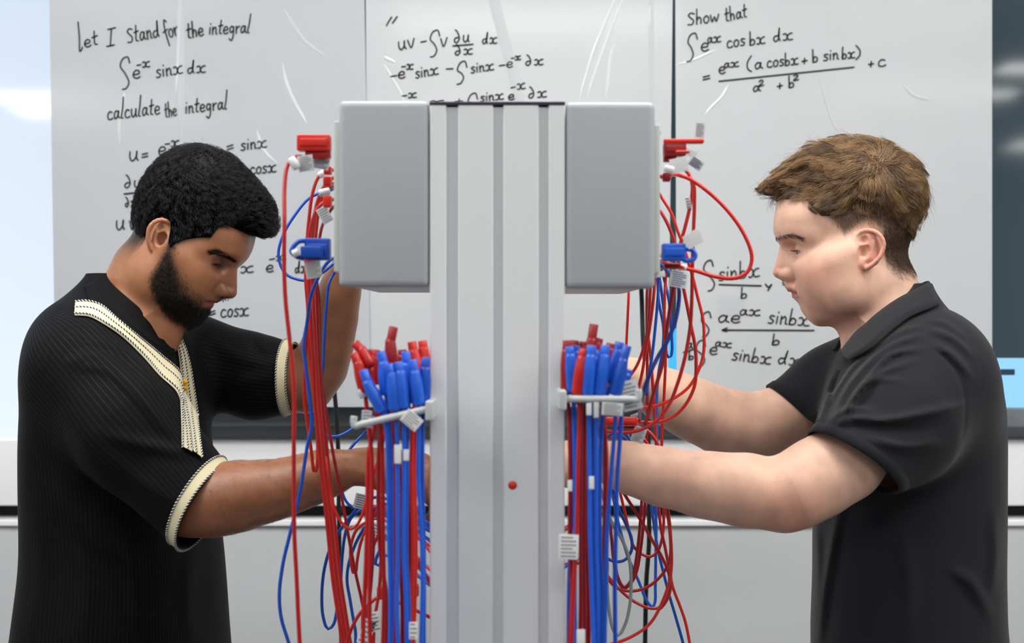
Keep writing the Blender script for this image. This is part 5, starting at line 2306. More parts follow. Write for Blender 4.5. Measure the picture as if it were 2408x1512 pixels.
# modules
def module(side, xa, xb, za, zb, fx, fz0, fz1, label, flabel):
    t = empty('terminal_module', ((xa + xb) / 2, DC + .2, zb), label, 'equipment box')
    MB().box(((xa + xb) / 2, DC + .006 + .195, (za + zb) / 2), (xb - xa - .004, .390, za - zb - .004), bevel=.006).build('housing', M['housing'], t)
    MB().box(((xa + xb) / 2, DC + .007, (za + zb) / 2), (xb - xa, .016, za - zb), bevel=.0075).build('end_plate', M['housing'], t)
    fp_ = MB().box((fx, DC + .21, (fz0 + fz1) / 2), (.0062, .37, fz0 - fz1), bevel=.001).build('faceplate', M['face'], t)
    MB().box((fx - side * .0042, DC + .21, (fz0 + fz1) / 2), (.0022, .372, fz0 - fz1 - .004)).build('gasket', M['gasket'], t)
    for k in range(3):
        for j in range(5):
            c = np.array([fx + side * .003, DC + .06 + k * .14, fz0 - .02 - j * (fz0 - fz1 - .04) / 4])
            s_ = MB().lathe(c, c + np.array([side, 0, 0]), [(0, .0075), (.0022, .0075), (.0022, .0035), (.0006, .0035)], 14)
            s_.build('socket', M['black'] if j % 2 else M['red'], fp_)
    for z in (fz0 - .006, fz1 + .006):
        c = np.array([fx + side * .003, DC + .05, z])
        MB().lathe(c, c + np.array([side, 0, 0]), [(0, .0042), (.0018, .0042), (.003, .0025)], 14).build('screw', M['steel'], fp_)
    return t


zl0, zl1 = zpy(236, DC), zpy(675, DC)
module(-1, X(796, DC), X(1010, DC) - .0004, zl0, zl1, X(785, DC), zpy(277, DC), zpy(637, DC), 'light grey terminal box on the side of the column nearest the bearded man', '')
module(1, X(1329, DC) + .0004, X(1541, DC), zpy(239, DC), zpy(679, DC), X(1551, DC), zpy(285, DC), zpy(640, DC), 'light grey terminal box on the side of the column nearest the brown haired man', '')
low = empty('terminal_module', ((x0 + x1) / 2, DC + .2, .95), 'narrow lower terminal block behind the column, at hand height', 'equipment box')
MB().box(((x0 + x1) / 2, DC + .081 + .065, 1.16), (.034, .13, .30), bevel=.005).build('housing', M['housing'], low)
for s in (-1, 1):
    f_ = MB().box(((x0 + x1) / 2 + s * .0190, DC + .081 + .065, 1.16), (.004, .12, .28), bevel=.001).build('faceplate', M['face'], low)
    for k in range(3):
        for j in range(5):
            c = np.array([(x0 + x1) / 2 + s * .0210, DC + .105 + k * .04, 1.04 + j * .06])
            MB().lathe(c, c + np.array([s, 0, 0]), [(0, .0075), (.0022, .0075), (.0022, .0035), (.0006, .0035)], 12).build('socket', M['black'] if j % 2 else M['red'], f_)


# lead holders: a pair of hooked arms between which the plugs hang
def holder(px0, py0, px1, py1, side, label):
    t = empty('lead_holder', tuple(P(px1, py1, 1.47)), label, 'cable holder')
    for d in (1.443, 1.487):
        a, b = P(px0, py0, d), P(px1, py1, d)
        dr = unit(b - a)
        up = np.array([0, 0, 1.0])
        pts = [a + up * .010 - dr * .0015, a + up * .004 - dr * .002, a - dr * .0005, a + dr * .006, (a + b) / 2, b]
        MB().tube(crom(pts, 6), .0036, 10).build('arm', M['bar'], t)
    b = P(px1, py1, 1.465)
    MB().box(b + np.array([-side * .004, .008, 0]), (.008, .075, .02), bevel=.002).build('bracket', M['bar'], t)
    return t


holder(836, 1001, 1004, 962, -1, 'pale plastic arm holding leads by their plugs, bearded man side of column')
holder(1498, 939, 1330, 938, 1, 'pale plastic arm holding leads by their plugs, polo shirt side of column')

COLM = dict(r=M['red'], R=M['red_bright'], q=M['red_deep'], b=M['blue'], B=M['blue_light'], n=M['blue_deep'], k=M['black'], g=M['grey'])
CWORD = dict(r='red', R='bright red', q='dark red', b='blue', B='mid blue', n='dark blue', k='black', g='grey')


def path(pts, d):
    """picture points, each (px, py) or (px, py, d)"""
    return crom([P(p[0], p[1], p[2] if len(p) > 2 else d) for p in pts], 7)


LEADS = []
SEATS = [0, 0, 0, 0]


def spot(i):
    SEATS[i] += 1
    return SEATS[i] - 1


def seat(p, px, py):
    """where a lead end meets a terminal block, or None when it goes elsewhere"""
    if 735 < px < 802 and 380 < py < 660:
        k = spot(0)
        return np.array([X(785, DC) - .0065, 1.60 + .031 * (k * 4 % 9), min(p[2] + .004, zpy(290, DC))])
    if 1470 < px < 1600 and 395 < py < 700:
        k = spot(1)
        return np.array([X(1551, DC) + .0065, 1.60 + .031 * (k * 4 % 9), max(p[2] + .004, zpy(632, DC)) + .011 * (k % 3)])
    if 878 < px < 912 and 1150 < py < 1420:
        return np.array([(x0 + x1) / 2 - .0235, 1.60 + .023 * (spot(2) % 5), 1.20 - .026 * (SEATS[2] // 2)])
    if 1400 < px < 1446 and 1200 < py < 1420:
        return np.array([(x0 + x1) / 2 + .0235, 1.60 + .023 * (spot(3) % 5), 1.20 - .020 * (SEATS[3] // 2)])
    return None


def lead(label, c, pts, d=1.8, r=.0020, group=None):
    w_ = [P(p[0], p[1], p[2] if len(p) > 2 else d) for p in pts]
    if pts[-1][1] >= 1550 and c != 'k':          # carries on down to a loose end below the picture
        w_.append(w_[-1] + np.array([random.uniform(-.01, .01), random.uniform(-.01, .02), -random.uniform(.12, .26)]))
    a_, b_ = seat(w_[0], *pts[0][:2]), seat(w_[-1], *pts[-1][:2])
    if a_ is not None:
        w_.insert(0, a_)
    if b_ is not None:
        w_.append(b_)
    o = link('test_lead', bpy.data.meshes.new('test_lead'), COLM[c])
    q_ = crom(w_, 7)
    LEADS.append((o, resample(q_, max(12, int(np.linalg.norm(np.diff(q_, axis=0), axis=1).sum() / .005))), r))
    return tag(o, label, 'cable', group)


def plug(parent, c, tip, sh, base, d, r=.0062):
    """stackable plug: slim end, shoulder, thicker body"""
    a, b, s = P(*tip, d), P(*base, d), P(*sh, d)
    L1 = np.linalg.norm(s - a)
    L2 = np.linalg.norm(b - s)
    mb = MB()
    mb.lathe(a, s, [(0, r * .62), (.0008, r * .70), (L1 - .004, r * .72), (L1, r * .74)], 12)
    mb.lathe(s, b, [(-.004, r * .72), (-.001, r * .80), (.010, r * .99), (.014, r), (L2 - .003, r * .97), (L2 - .0005, r * .85), (L2, r * .5)], 12)
    return mb.build('plug', COLM[c], parent)


def paper_tag(parent, c, w, h, rot, d, m='tag_w', lines=4, blue=False, yaw=0.0):
    """folded paper flag with small print"""
    ctr = P(*c, d)
    w, h = w / FPX * d, h / FPX * d
    a = math.radians(rot)
    ex = np.array([math.cos(a) * math.cos(yaw), math.sin(yaw), -math.sin(a)])
    ez = unit(np.array([math.sin(a), 0, math.cos(a)]))
    ny = np.cross(ez, ex)
    R = np.stack([ex, ny, ez], 1)
    t = MB().box(ctr, (w, .0008, h), rot=R, bevel=.00025).build('paper_tag', M[m], parent)
    lines = lines + 2 if lines else 0
    pm = MB()
    for i in range(lines):
        z = h * (.38 - .76 * i / max(1, lines - 1))
        ww = w * (.78 if i % 3 else .6)
        for s in (-1, 1):
            pm.box(ctr + R @ np.array([-(w * .78 - ww) / 2, s * .00055, z]), (ww, .0002, h * .34 / max(lines, 3)), rot=R)
    if lines:
        pm.build('print', M['print_blue' if blue else 'print_ink'], t)
    return t


def sleeve(parent, p, q, d, r=.0032, m='tag_w'):
    a, b = P(*p, d), P(*q, d)
    MB().tube([a, a + (b - a) * .1, a + (b - a) * .9, b], [r * .8, r, r, r * .8], 10).build('wire_sleeve', M[m], parent)


def shell(parent, c, px0, py0, px1, py1, d, depth=.016, nub=True):
    """plug housing seen from the side"""
    a, b = P(px0, py0, d), P(px1, py1, d)
    mb = MB().box((a + b) / 2, (abs(b[0] - a[0]), depth, abs(b[2] - a[2])), bevel=.0022)
    if nub:
        mb.box((a + b) / 2 + np.array([0, -depth * .42, 0]), (abs(b[0] - a[0]) * .8, depth * .4, abs(b[2] - a[2]) * .45), bevel=.001)
    return mb.build('plug', COLM[c], parent)


# ---------------------------------------------------------------- leads on the left
o = lead('bright red lead hanging alone nearest the camera, beside the bearded man\'s cuffs', 'r',
         [(735, 378, 1.56), (700, 368, 1.55), (678, 385, 1.54), (669, 440, 1.53), (669, 520, 1.52), (668, 620, 1.52), (671, 700, 1.52), (680, 790, 1.52), (689, 870, 1.52), (692, 940, 1.52), (691, 1040, 1.52), (691, 1120, 1.52),
          (692, 1250, 1.52), (697, 1350, 1.52), (701, 1440, 1.52), (706, 1560, 1.52)], r=.0023)
shell(o, 'R', 700, 318, 778, 356, 1.55, .018)
shell(o, 'r', 719, 355, 778, 373, 1.555, .014, False)
paper_tag(o, (719, 384), 36, 38, -8, 1.54, 'tag_g', 5)
paper_tag(o, (755, 385), 38, 26, 10, 1.56, 'tag_w', 4, True)
sleeve(o, (684, 372), (700, 396), 1.535, .0048)
o = lead('blue lead making an open loop beside the bearded man\'s forehead', 'b', [(775, 449), (750, 455), (725, 468), (692, 508), (667, 550), (655, 592), (659, 622), (673, 645), (700, 657), (725, 659), (756, 643), (777, 626), (800, 606)], 1.92, .0021)
o = lead('red lead with a narrow hairpin loop ending above the bearded man\'s forearm', 'r',
         [(768, 402), (750, 415), (736, 450), (726, 520), (720, 600), (719, 660), (724, 740), (717, 840), (716, 940), (723, 994), (732, 1061), (737, 1103), (741, 1112), (745, 1100), (747, 1033), (738, 922), (727, 811), (731, 728), (737, 660), (742, 560), (752, 480), (768, 440)], 1.72, .0022)
shell(o, 'R', 762, 392, 780, 411, 1.60, .014, False)
sleeve(o, (750, 414), (763, 404), 1.70, .004)
for i, (dx, c, dd, lab) in enumerate([(0, 'r', 1.70, 'red lead in the thick strand down the left, outer one'), (9, 'r', 1.73, 'red lead in the thick strand down the left, middle one'), (-9, 'r', 1.67, 'red lead in the thick strand down the left, inner one')]):
    o = lead(lab, c, [(772 - i * 3, 425 + 24 * i), (748 + dx * .4, 470 + 12 * i), (735 + dx * .7, 545), (731 + dx * .8, 620), (736 + dx, 700), (743 + dx * .8, 839), (750 + dx, 950), (757 + dx, 1028), (765 + dx, 1117), (774 + dx, 1190), (781 + dx, 1260), (792 + dx, 1366), (808 + dx, 1470), (820 + dx, 1560)], dd, .0023)
    if i < 2:
        shell(o, 'R', 761, 416 + i * 44, 780, 438 + i * 50, 1.60, .014, False)
        if i == 0:
            sleeve(o, (750, 455), (776, 449), 1.66, .0045, 'tag_g')
        else:
            paper_tag(o, (764, 506), 26, 40, -30, 1.6, 'tag_g', 4)
o = lead('red lead running from the left box down past the wrist to the lower plug', 'q',
         [(774, 500), (758, 530), (747, 600), (745, 660), (750, 700), (754, 867), (762, 936), (773, 1005), (790, 1103), (800, 1149), (809, 1200), (823, 1280), (837, 1351), (848, 1400), (856, 1437)], 1.75, .0020)
o = lead('thin orange red lead bent into a wide bow under the bearded man\'s wrist', 'R',
         [(748, 880, 1.76), (755, 960, 1.76), (762, 1030, 1.75), (769, 1100), (777, 1160), (786, 1194), (803, 1229), (823, 1244), (840, 1234), (854, 1203), (869, 1151), (878, 1117), (894, 1069), (904, 1020), (911, 984)], 1.72, .0018)
o = lead('blue lead furthest left, trailing down past the bottom edge', 'b',
         [(776, 612, 1.6), (755, 640, 1.62), (733, 690, 1.63), (722, 760), (714, 811), (721, 881), (730, 950), (733, 1000), (723, 1047), (712, 1117), (709, 1137), (697, 1194), (683, 1251), (666, 1323), (657, 1394), (661, 1451), (678, 1509), (692, 1560)], 1.66, .0021)
shell(o, 'b', 718, 561, 777, 612, 1.56, .018)
shell(o, 'b', 708, 579, 760, 606, 1.545, .014, False)
MB().tube(path([(718, 566), (703, 568), (690, 580), (686, 592), (700, 604), (716, 608)], 1.545), .0027, 8).build('plug_ring', COLM['b'], o)
sleeve(o, (688, 598), (702, 592), 1.54, .0042)
paper_tag(o, (737, 634), 38, 40, -10, 1.55, 'tag_g', 6)
o = lead('blue lead dipping behind the red strand and up to the left holder', 'b',
         [(790, 634), (774, 665), (769, 700), (762, 797), (759, 867), (752, 920), (745, 965), (747, 1003), (764, 1022), (787, 1027), (812, 1019), (848, 994), (880, 982, 1.6)], 1.84, .0021)
o = lead('blue lead rising behind the forearm towards the left holder', 'b', [(880, 1004, 1.7), (862, 1014), (834, 1042), (815, 1070), (803, 1110), (803, 1150), (817, 1183), (834, 1194), (851, 1197), (880, 1190)], 1.93, .0020)
o = lead('blue lead hanging in a long U loop left of the bundle', 'b',
         [(897, 1169), (880, 1170), (862, 1177), (846, 1189), (829, 1209), (800, 1246), (780, 1280), (763, 1337), (757, 1394), (760, 1451), (771, 1479), (783, 1471), (794, 1423), (801, 1366), (806, 1294), (813, 1251), (826, 1217), (851, 1199), (895, 1196)], 1.88, .0021)
paper_tag(o, (854, 1180), 42, 36, 12, 1.87, 'tag_w', 4)
shell(o, 'b', 886, 1165, 905, 1185, 1.86, .014, False)
o = lead('blue lead drooping in an S down to the bottom edge by the black cord', 'b',
         [(900, 1205), (877, 1220), (851, 1251), (831, 1291), (819, 1331), (816, 1366), (823, 1409), (831, 1457), (836, 1486), (834, 1560)], 1.84, .0021)
o = lead('red lead from the bundle bent into a sharp V beside the crossing red leads', 'r', [(884, 1219), (860, 1229), (840, 1243), (827, 1274), (824, 1297), (826, 1325), (832, 1350), (836, 1349), (840, 1317), (849, 1274), (869, 1229), (885, 1204), (902, 1184)], 1.79, .0020)
paper_tag(o, (878, 1252), 32, 46, 25, 1.77, 'tag_w', 4)
o = lead('red lead below the paper tag, dropping behind the white fittings', 'r', [(892, 1255), (886, 1265), (871, 1309), (863, 1354), (856, 1409), (853, 1446), (852, 1490)], 1.76, .0020)
o = lead('short blue lead forming a small loop beside the bundle', 'b', [(901, 1265), (899, 1282), (886, 1309), (883, 1326), (889, 1331), (896, 1322), (902, 1305)], 1.74, .0021)
o = lead('red lead slanting up from the bottom edge into the short red plug', 'r', [(897, 1402), (888, 1404), (869, 1420), (846, 1443), (826, 1480), (812, 1530)], 1.68, .0021)
shell(o, 'R', 887, 1378, 908, 1408, 1.66, .016, False)
o = lead('black cord hanging by the left seam of the sheets', 'k', [(940, 610, 1.90), (885, 625, 2.3), (822, 665, 2.46), (788, 760), (781, 840), (784, 895), (790, 960), (796, 1080), (797, 1210), (799, 1330), (802, 1450), (804, 1600), (806, 2100), (800, 2640)], 2.55, .0042)
# white fittings at the bottom
for (cx, cy, w_, h_, rt, lab) in [(862, 1486, 30, 60, 20, 'white paper flag at the foot of the left bundle, leaning'), (882, 1462, 24, 46, -10, 'white paper flag at the foot of the left bundle, upright and printed')]:
    o = lead('red lead with a white flag tied low, ' + ('left one' if w_ == 30 else 'right one'), 'q' if w_ == 30 else 'r', [(cx + 20, 1190), (cx + 16, 1290), (cx + 8, 1400), (cx, 1450), (cx - 6, 1560)], 1.62, .0020)
    paper_tag(o, (cx, cy), w_, h_, rt, 1.60, 'tag_w', 3)

ORD = ['first', 'second', 'third', 'fourth', 'fifth', 'sixth', 'seventh', 'eighth', 'ninth', 'tenth']
# leads hanging in the left holder: colour, tip, shoulder, base, then the run of the cable
LH = [('B', (854, 870), (866, 903), (900, 968), [(908, 1000), (912, 1080), (914, 1250), (918, 1394), (916, 1560)], 1.452),
      ('B', (895, 826), (902, 858), (908, 930), [(915, 1000), (920, 1120), (921, 1300), (922, 1420), (920, 1560)], 1.462),
      ('B', (914, 856), (922, 884), (929, 966), [(933, 1010), (935, 1120), (936, 1290), (934, 1420), (938, 1560)], 1.448),
      ('B', (937, 851), (942, 880), (948, 960), [(950, 1010), (951, 1080), (949, 1280), (955, 1420), (956, 1560)], 1.448),
      ('B', (954, 826), (957, 862), (961, 950), [(958, 1010), (957, 1120), (955, 1300), (961, 1420), (962, 1560)], 1.466),
      ('B', (970, 846), (976, 880), (985, 954), [(985, 1010), (984, 1120), (990, 1230), (994, 1350), (990, 1560)], 1.450),
      ('b', (1002, 840), (1000, 872), (997, 942), [(994, 1010), (993, 1110), (996, 1250), (997, 1380), (997, 1560)], 1.458),
      ('r', (833, 806), (852, 826), (872, 862), [(880, 930), (884, 985), (868, 1060), (866, 1080), (862, 1280), (856, 1437), (852, 1560)], 1.480),
      ('r', (831, 830), (843, 858), (859, 925), [(865, 985), (872, 1050), (875, 1120), (870, 1280), (869, 1451), (810 + 62, 1560)], 1.472),
      ('q', (926, 768), (918, 806), (921, 866), [(925, 940), (926, 1010), (925, 1120), (928, 1280), (930, 1420), (927, 1560)], 1.484),
      ('r', (884, 822), (881, 845), (877, 905), [(888, 960), (896, 1010), (899, 1080), (901, 1251), (903, 1394), (899, 1560)], 1.486),
      ('R', (968, 803), (973, 830), (984, 880), [(975, 950), (970, 1010), (968, 1120), (972, 1280), (968, 1420), (966, 1560)], 1.492),
      ('R', (993, 801), (996, 824), (999, 876), [(984, 950), (979, 1010), (974, 1100), (978, 1260), (975, 1420), (972, 1560)], 1.500),
      ('q', (862, 823), (866, 840), (870, 880), [(888, 950), (893, 1010), (890, 1100), (893, 1280), (908, 1400), (910, 1560)], 1.494),
      ('q', (905, 828), (906, 846), (908, 900), [(915, 955), (918, 1010), (944, 1120), (943, 1280), (946, 1420), (948, 1560)], 1.500),
      ('q', (946, 822), (947, 842), (948, 900), [(948, 955), (946, 1010), (964, 1120), (962, 1280), (966, 1420), (970, 1560)], 1.504)]
nb_ = nr_ = 0
for c, a, s, b, run, d in LH:
    if c in 'Bb':
        lab = 'blue lead hung in the left holder, %s blue plug from the hooked end' % ORD[nb_]
        nb_ += 1
    else:
        k_ = sorted([q[1][0] for q in LH if q[0] not in 'Bb']).index(a[0])
        lab = '%s lead hung in the left holder, %s red plug from the hooked end' % (CWORD[c], ORD[k_])
    o = lead(lab, c, [b] + run, d, .0023)
    plug(o, c, a, s, b, d, .0068)
    if c == 'R' and a[0] == 993:
        shell(o, 'R', 970, 1310, 988, 1320, 1.62, .012, False)
        shell(o, 'R', 970, 1326, 988, 1338, 1.62, .012, False)
        shell(o, 'R', 972, 1374, 985, 1402, 1.62, .012, False)
    if a == (914, 856):
        paper_tag(o, (935, 1068), 16, 44, 0, 1.436, 'tag_w', 0)
    if a == (937, 851):
        paper_tag(o, (955, 1070), 13, 26, 0, 1.436, 'tag_w', 0)
    if a == (970, 846):
        paper_tag(o, (968, 988), 46, 34, 40, 1.434, 'tag_w', 3)
        paper_tag(o, (972, 1483), 20, 40, 0, 1.44, 'tag_w', 2)
    if a == (831, 830):
        paper_tag(o, (862, 985), 24, 40, 4, 1.46, 'tag_g', 3)
        sleeve(o, (846, 915), (856, 935), 1.47, .004, 'tag_g')

# ---------------------------------------------------------------- leads on the right
o = lead('red lead bulging out in one big arc towards the brown haired man\'s face', 'R',
         [(1560, 416, 1.58), (1578, 411, 1.62), (1600, 413), (1622, 421), (1669, 454), (1715, 500), (1746, 544), (1765, 587), (1768, 612), (1757, 640), (1728, 654), (1684, 651), (1637, 637), (1612, 631), (1598, 627, 1.62)], 1.66, .0024)
shell(o, 'q', 1558, 407, 1577, 427, 1.58, .014, False)
shell(o, 'q', 1561, 619, 1600, 632, 1.58, .014, False)
sleeve(o, (1591, 627), (1614, 630), 1.655, .0036)
o = lead('red lead from the top right red plug, curving down behind the blue plug', 'r', [(1605, 395), (1619, 408), (1628, 435), (1625, 472), (1612, 530), (1600, 575), (1594, 620)], 1.70, .0022)
shell(o, 'q', 1560, 336, 1612, 368, 1.56, .018)
shell(o, 'R', 1560, 327, 1655, 338, 1.555, .010, False)
shell(o, 'q', 1560, 366, 1590, 381, 1.57, .014, False)
shell(o, 'R', 1588, 354, 1622, 361, 1.545, .008, False)
paper_tag(o, (1646, 306), 22, 36, 6, 1.555, 'tag_g', 5)
paper_tag(o, (1637, 384), 34, 24, 35, 1.60, 'tag_g', 5, True)
paper_tag(o, (1622, 358), 34, 18, 28, 1.62, 'tag_g', 0)
paper_tag(o, (1597, 388), 42, 34, -12, 1.54, 'tag_w', 0)
sleeve(o, (1562, 395), (1584, 401), 1.54, .0040)
o = lead('red lead falling straight past the blue plug, then sweeping left to the holder', 'r',
         [(1622, 415), (1631, 432), (1633, 479), (1631, 538), (1628, 634), (1627, 700), (1623, 769), (1611, 839), (1594, 900), (1574, 950), (1544, 990), (1513, 1008), (1474, 1017), (1424, 1014)], 1.68, .0022)
paper_tag(o, (1619, 477), 12, 26, -10, 1.68, 'tag_g', 2)
o = lead('red lead crossing in front of the equations, lower of two wide curves', 'R',
         [(1552, 458), (1558, 468), (1578, 500), (1594, 544), (1606, 575), (1620, 620), (1631, 659), (1641, 700), (1653, 750), (1656, 797), (1653, 839), (1638, 881), (1619, 911), (1586, 936), (1547, 953), (1513, 958), (1480, 962)], 1.80, .0021)
o = lead('red lead curving into the red plug below the right holder', 'r',
         [(1552, 496), (1560, 508), (1572, 531), (1587, 572), (1600, 640), (1612, 700), (1624, 761), (1634, 811), (1637, 856), (1633, 908), (1613, 950), (1586, 978), (1547, 993), (1508, 993), (1496, 992)], 1.76, .0022)
shell(o, 'R', 1424, 981, 1500, 1000, 1.70, .018)
shell(o, 'r', 1446, 1001, 1497, 1009, 1.71, .014, False)
paper_tag(o, (1502, 1022), 30, 38, 20, 1.70, 'tag_g', 6)
paper_tag(o, (1494, 980), 20, 14, -20, 1.74, 'tag_g', 3)
o = lead('blue lead looping small beside the right seam, from the blue plug', 'b',
         [(1560, 650), (1570, 690), (1575, 722), (1579, 783), (1580, 828), (1575, 842), (1568, 833), (1566, 800), (1562, 740), (1556, 690), (1548, 640)], 1.95, .0020)
shell(o, 'B', 1556, 573, 1611, 614, 1.56, .018)
MB().tube(path([(1608, 586), (1620, 586), (1630, 590), (1635, 600), (1631, 609), (1618, 613), (1606, 611)], 1.56), .0027, 8).build('plug_ring', COLM['B'], o)
paper_tag(o, (1630, 562), 42, 34, -30, 1.55, 'tag_w', 0)
paper_tag(o, (1596, 656), 42, 40, 10, 1.57, 'tag_w', 5, True)
paper_tag(o, (1552, 645), 24, 14, -8, 1.55, 'tag_w', 0)
o = lead('thin red lead dropping straight from the right box behind the holder', 'R', [(1479, 660), (1478, 700), (1473, 808), (1470, 880)], 1.98, .0019)
o = lead('black cord hanging left of the right seam', 'k', [(1440, 480, 1.90), (1480, 540, 2.2), (1503, 610, 2.45), (1509, 700), (1513, 811), (1519, 864), (1524, 1000), (1526, 1166), (1526, 1280), (1520, 1366), (1517, 1512), (1516, 1600), (1512, 2100), (1516, 2640)], 2.55, .0042)
o = lead('red lead from the right box, swinging left into the holder', 'r', [(1531, 640), (1529, 690), (1525, 760), (1513, 819), (1497, 861), (1480, 886)], 1.86, .0020)
o = lead('red lead from the right box, straight down behind the holder tags', 'r', [(1541, 640), (1537, 700), (1526, 783), (1520, 811), (1511, 872), (1501, 917), (1495, 960)], 1.82, .0020)
o = lead('red lead reaching from the box down into the widest low loop', 'r',
         [(1532, 640), (1527, 720), (1524, 783), (1530, 839), (1536, 922), (1541, 1006), (1544, 1061), (1546, 1130), (1548, 1177), (1554, 1240), (1566, 1297), (1574, 1349), (1571, 1389), (1560, 1417), (1551, 1428), (1535, 1431), (1517, 1427), (1486, 1411), (1457, 1386), (1429, 1354), (1415, 1330)], 1.92, .0021)
o = lead('red lead straight through behind the far forearm', 'q', [(1524, 640), (1521, 700), (1522, 856), (1522, 983), (1521, 1060)], 1.95, .0020)
o = lead('blue lead slanting behind the red ones to the far hand', 'b', [(1550, 640), (1547, 700), (1541, 769), (1533, 839), (1526, 880), (1520, 930)], 1.90, .0020)
o = lead('blue lead falling the full height, hooking back up in a sharp U', 'B',
         [(1545, 650), (1549, 708), (1560, 769), (1558, 825), (1548, 881), (1544, 950), (1545, 1006), (1543, 1080), (1541, 1174), (1543, 1223), (1542, 1309), (1541, 1380), (1540, 1417), (1534, 1427), (1520, 1411), (1506, 1377), (1493, 1346), (1477, 1311), (1466, 1274), (1454, 1229), (1441, 1166), (1432, 1125)], 1.96, .0021)
o = lead('dark blue lead nearest the camera on the right, bowed across the reds', 'n',
         [(1588, 660, 1.60), (1597, 690), (1590, 747), (1569, 803), (1547, 839), (1522, 894), (1508, 944, 1.66), (1504, 986, 1.76), (1506, 1019, 1.85), (1512, 1056, 1.91), (1520, 1100, 1.93)], 1.62, .0024)
o = lead('dark red lead slanting left behind the dark blue one', 'q', [(1586, 660), (1580, 700), (1569, 769), (1566, 811), (1558, 856), (1544, 903), (1530, 950), (1524, 978), (1515, 1000)], 1.66, .0023)
o = lead('red lead running the height of the rig into a round low bow', 'r',
         [(1566, 640), (1563, 700), (1562, 783), (1565, 839), (1562, 922), (1558, 992), (1556, 1061), (1557, 1120), (1559, 1180), (1561, 1223), (1557, 1266), (1546, 1297), (1529, 1309), (1509, 1303), (1491, 1286), (1480, 1251), (1469, 1203), (1457, 1151), (1450, 1110)], 1.94, .0020)
o = lead('red lead trailing out of the bottom edge, furthest right', 'R',
         [(1562, 1060), (1566, 1120), (1569, 1186), (1576, 1240), (1579, 1309), (1577, 1351), (1583, 1383), (1597, 1420), (1611, 1460), (1622, 1515), (1628, 1560)], 2.0, .0021)
o = lead('blue lead trailing out of the bottom edge beside the furthest red one', 'b',
         [(1526, 1060), (1528, 1110), (1530, 1169), (1537, 1229), (1547, 1291), (1560, 1346), (1574, 1400), (1589, 1451), (1606, 1512), (1616, 1560)], 2.03, .0021)
o = lead('red lead slanting from under the near wrist down to the right', 'r', [(1444, 1115), (1457, 1143), (1503, 1217), (1531, 1266), (1560, 1317), (1573, 1349), (1577, 1378), (1571, 1405), (1556, 1428), (1549, 1434)], 1.84, .0021)
for dx, lab in ((0, 'left strand'), (8, 'right strand')):
    o = lead('pair of dark red leads hooking left under the near forearm, ' + lab, 'q', [(1511 + dx, 1060), (1510 + dx, 1160), (1506 + dx, 1223), (1499 + dx * .9, 1294), (1490 + dx * .8, 1346), (1480 + dx * .5, 1371), (1467, 1381 + dx * .4), (1454 - dx * .3, 1360), (1444 - dx * .3, 1309), (1437, 1257), (1430, 1210)], 1.90 + dx * .004, .0021)
o = lead('red lead in a wide shallow bow across the black cord', 'r', [(1560, 1060), (1567, 1186), (1575, 1250), (1577, 1300), (1573, 1322), (1557, 1351), (1523, 1380), (1486, 1390), (1451, 1383), (1429, 1360), (1416, 1335)], 1.86, .0021)
o = lead('red lead curving off the bottom edge towards the bundle', 'R', [(1562, 1060), (1570, 1200), (1578, 1280), (1579, 1330), (1573, 1372), (1549, 1434), (1526, 1469), (1491, 1494), (1451, 1511), (1420, 1518)], 1.82, .0021)
o = lead('grey lead hanging in a long loop right of the bundle', 'g', [(1405, 1130), (1414, 1155), (1440, 1231), (1463, 1269), (1480, 1317), (1484, 1366), (1481, 1423), (1471, 1466), (1454, 1494), (1443, 1483), (1431, 1423), (1427, 1366), (1424, 1310)], 1.80, .0021)
o = lead('blue lead curling under the near wrist in a round loop', 'b', [(1432, 1120), (1440, 1146), (1454, 1194), (1474, 1237), (1486, 1271), (1484, 1297), (1469, 1317), (1449, 1321), (1429, 1314), (1412, 1300)], 1.88, .0021)
o = lead('red lead end curving over the near forearm below the red plug', 'r', [(1500, 1005), (1522, 1012), (1541, 1033), (1553, 1063), (1560, 1095)], 1.86, .0021)
o = lead('red lead end slanting over the near forearm', 'r', [(1505, 1022), (1520, 1040), (1536, 1062), (1545, 1085)], 1.88, .0020)
o = lead('blue lead end slanting over the near forearm', 'b', [(1470, 1015), (1480, 1031), (1492, 1046), (1504, 1060), (1512, 1075)], 1.88, .0021)
o = lead('dark blue lead curling behind the red plug', 'n', [(1424, 1030), (1440, 1020), (1462, 1024), (1474, 1040), (1470, 1060)], 1.84, .0020)
o = lead('red lead crossing behind the red plug', 'r', [(1424, 1022), (1442, 1030), (1452, 1046), (1440, 1066)], 1.86, .0019)

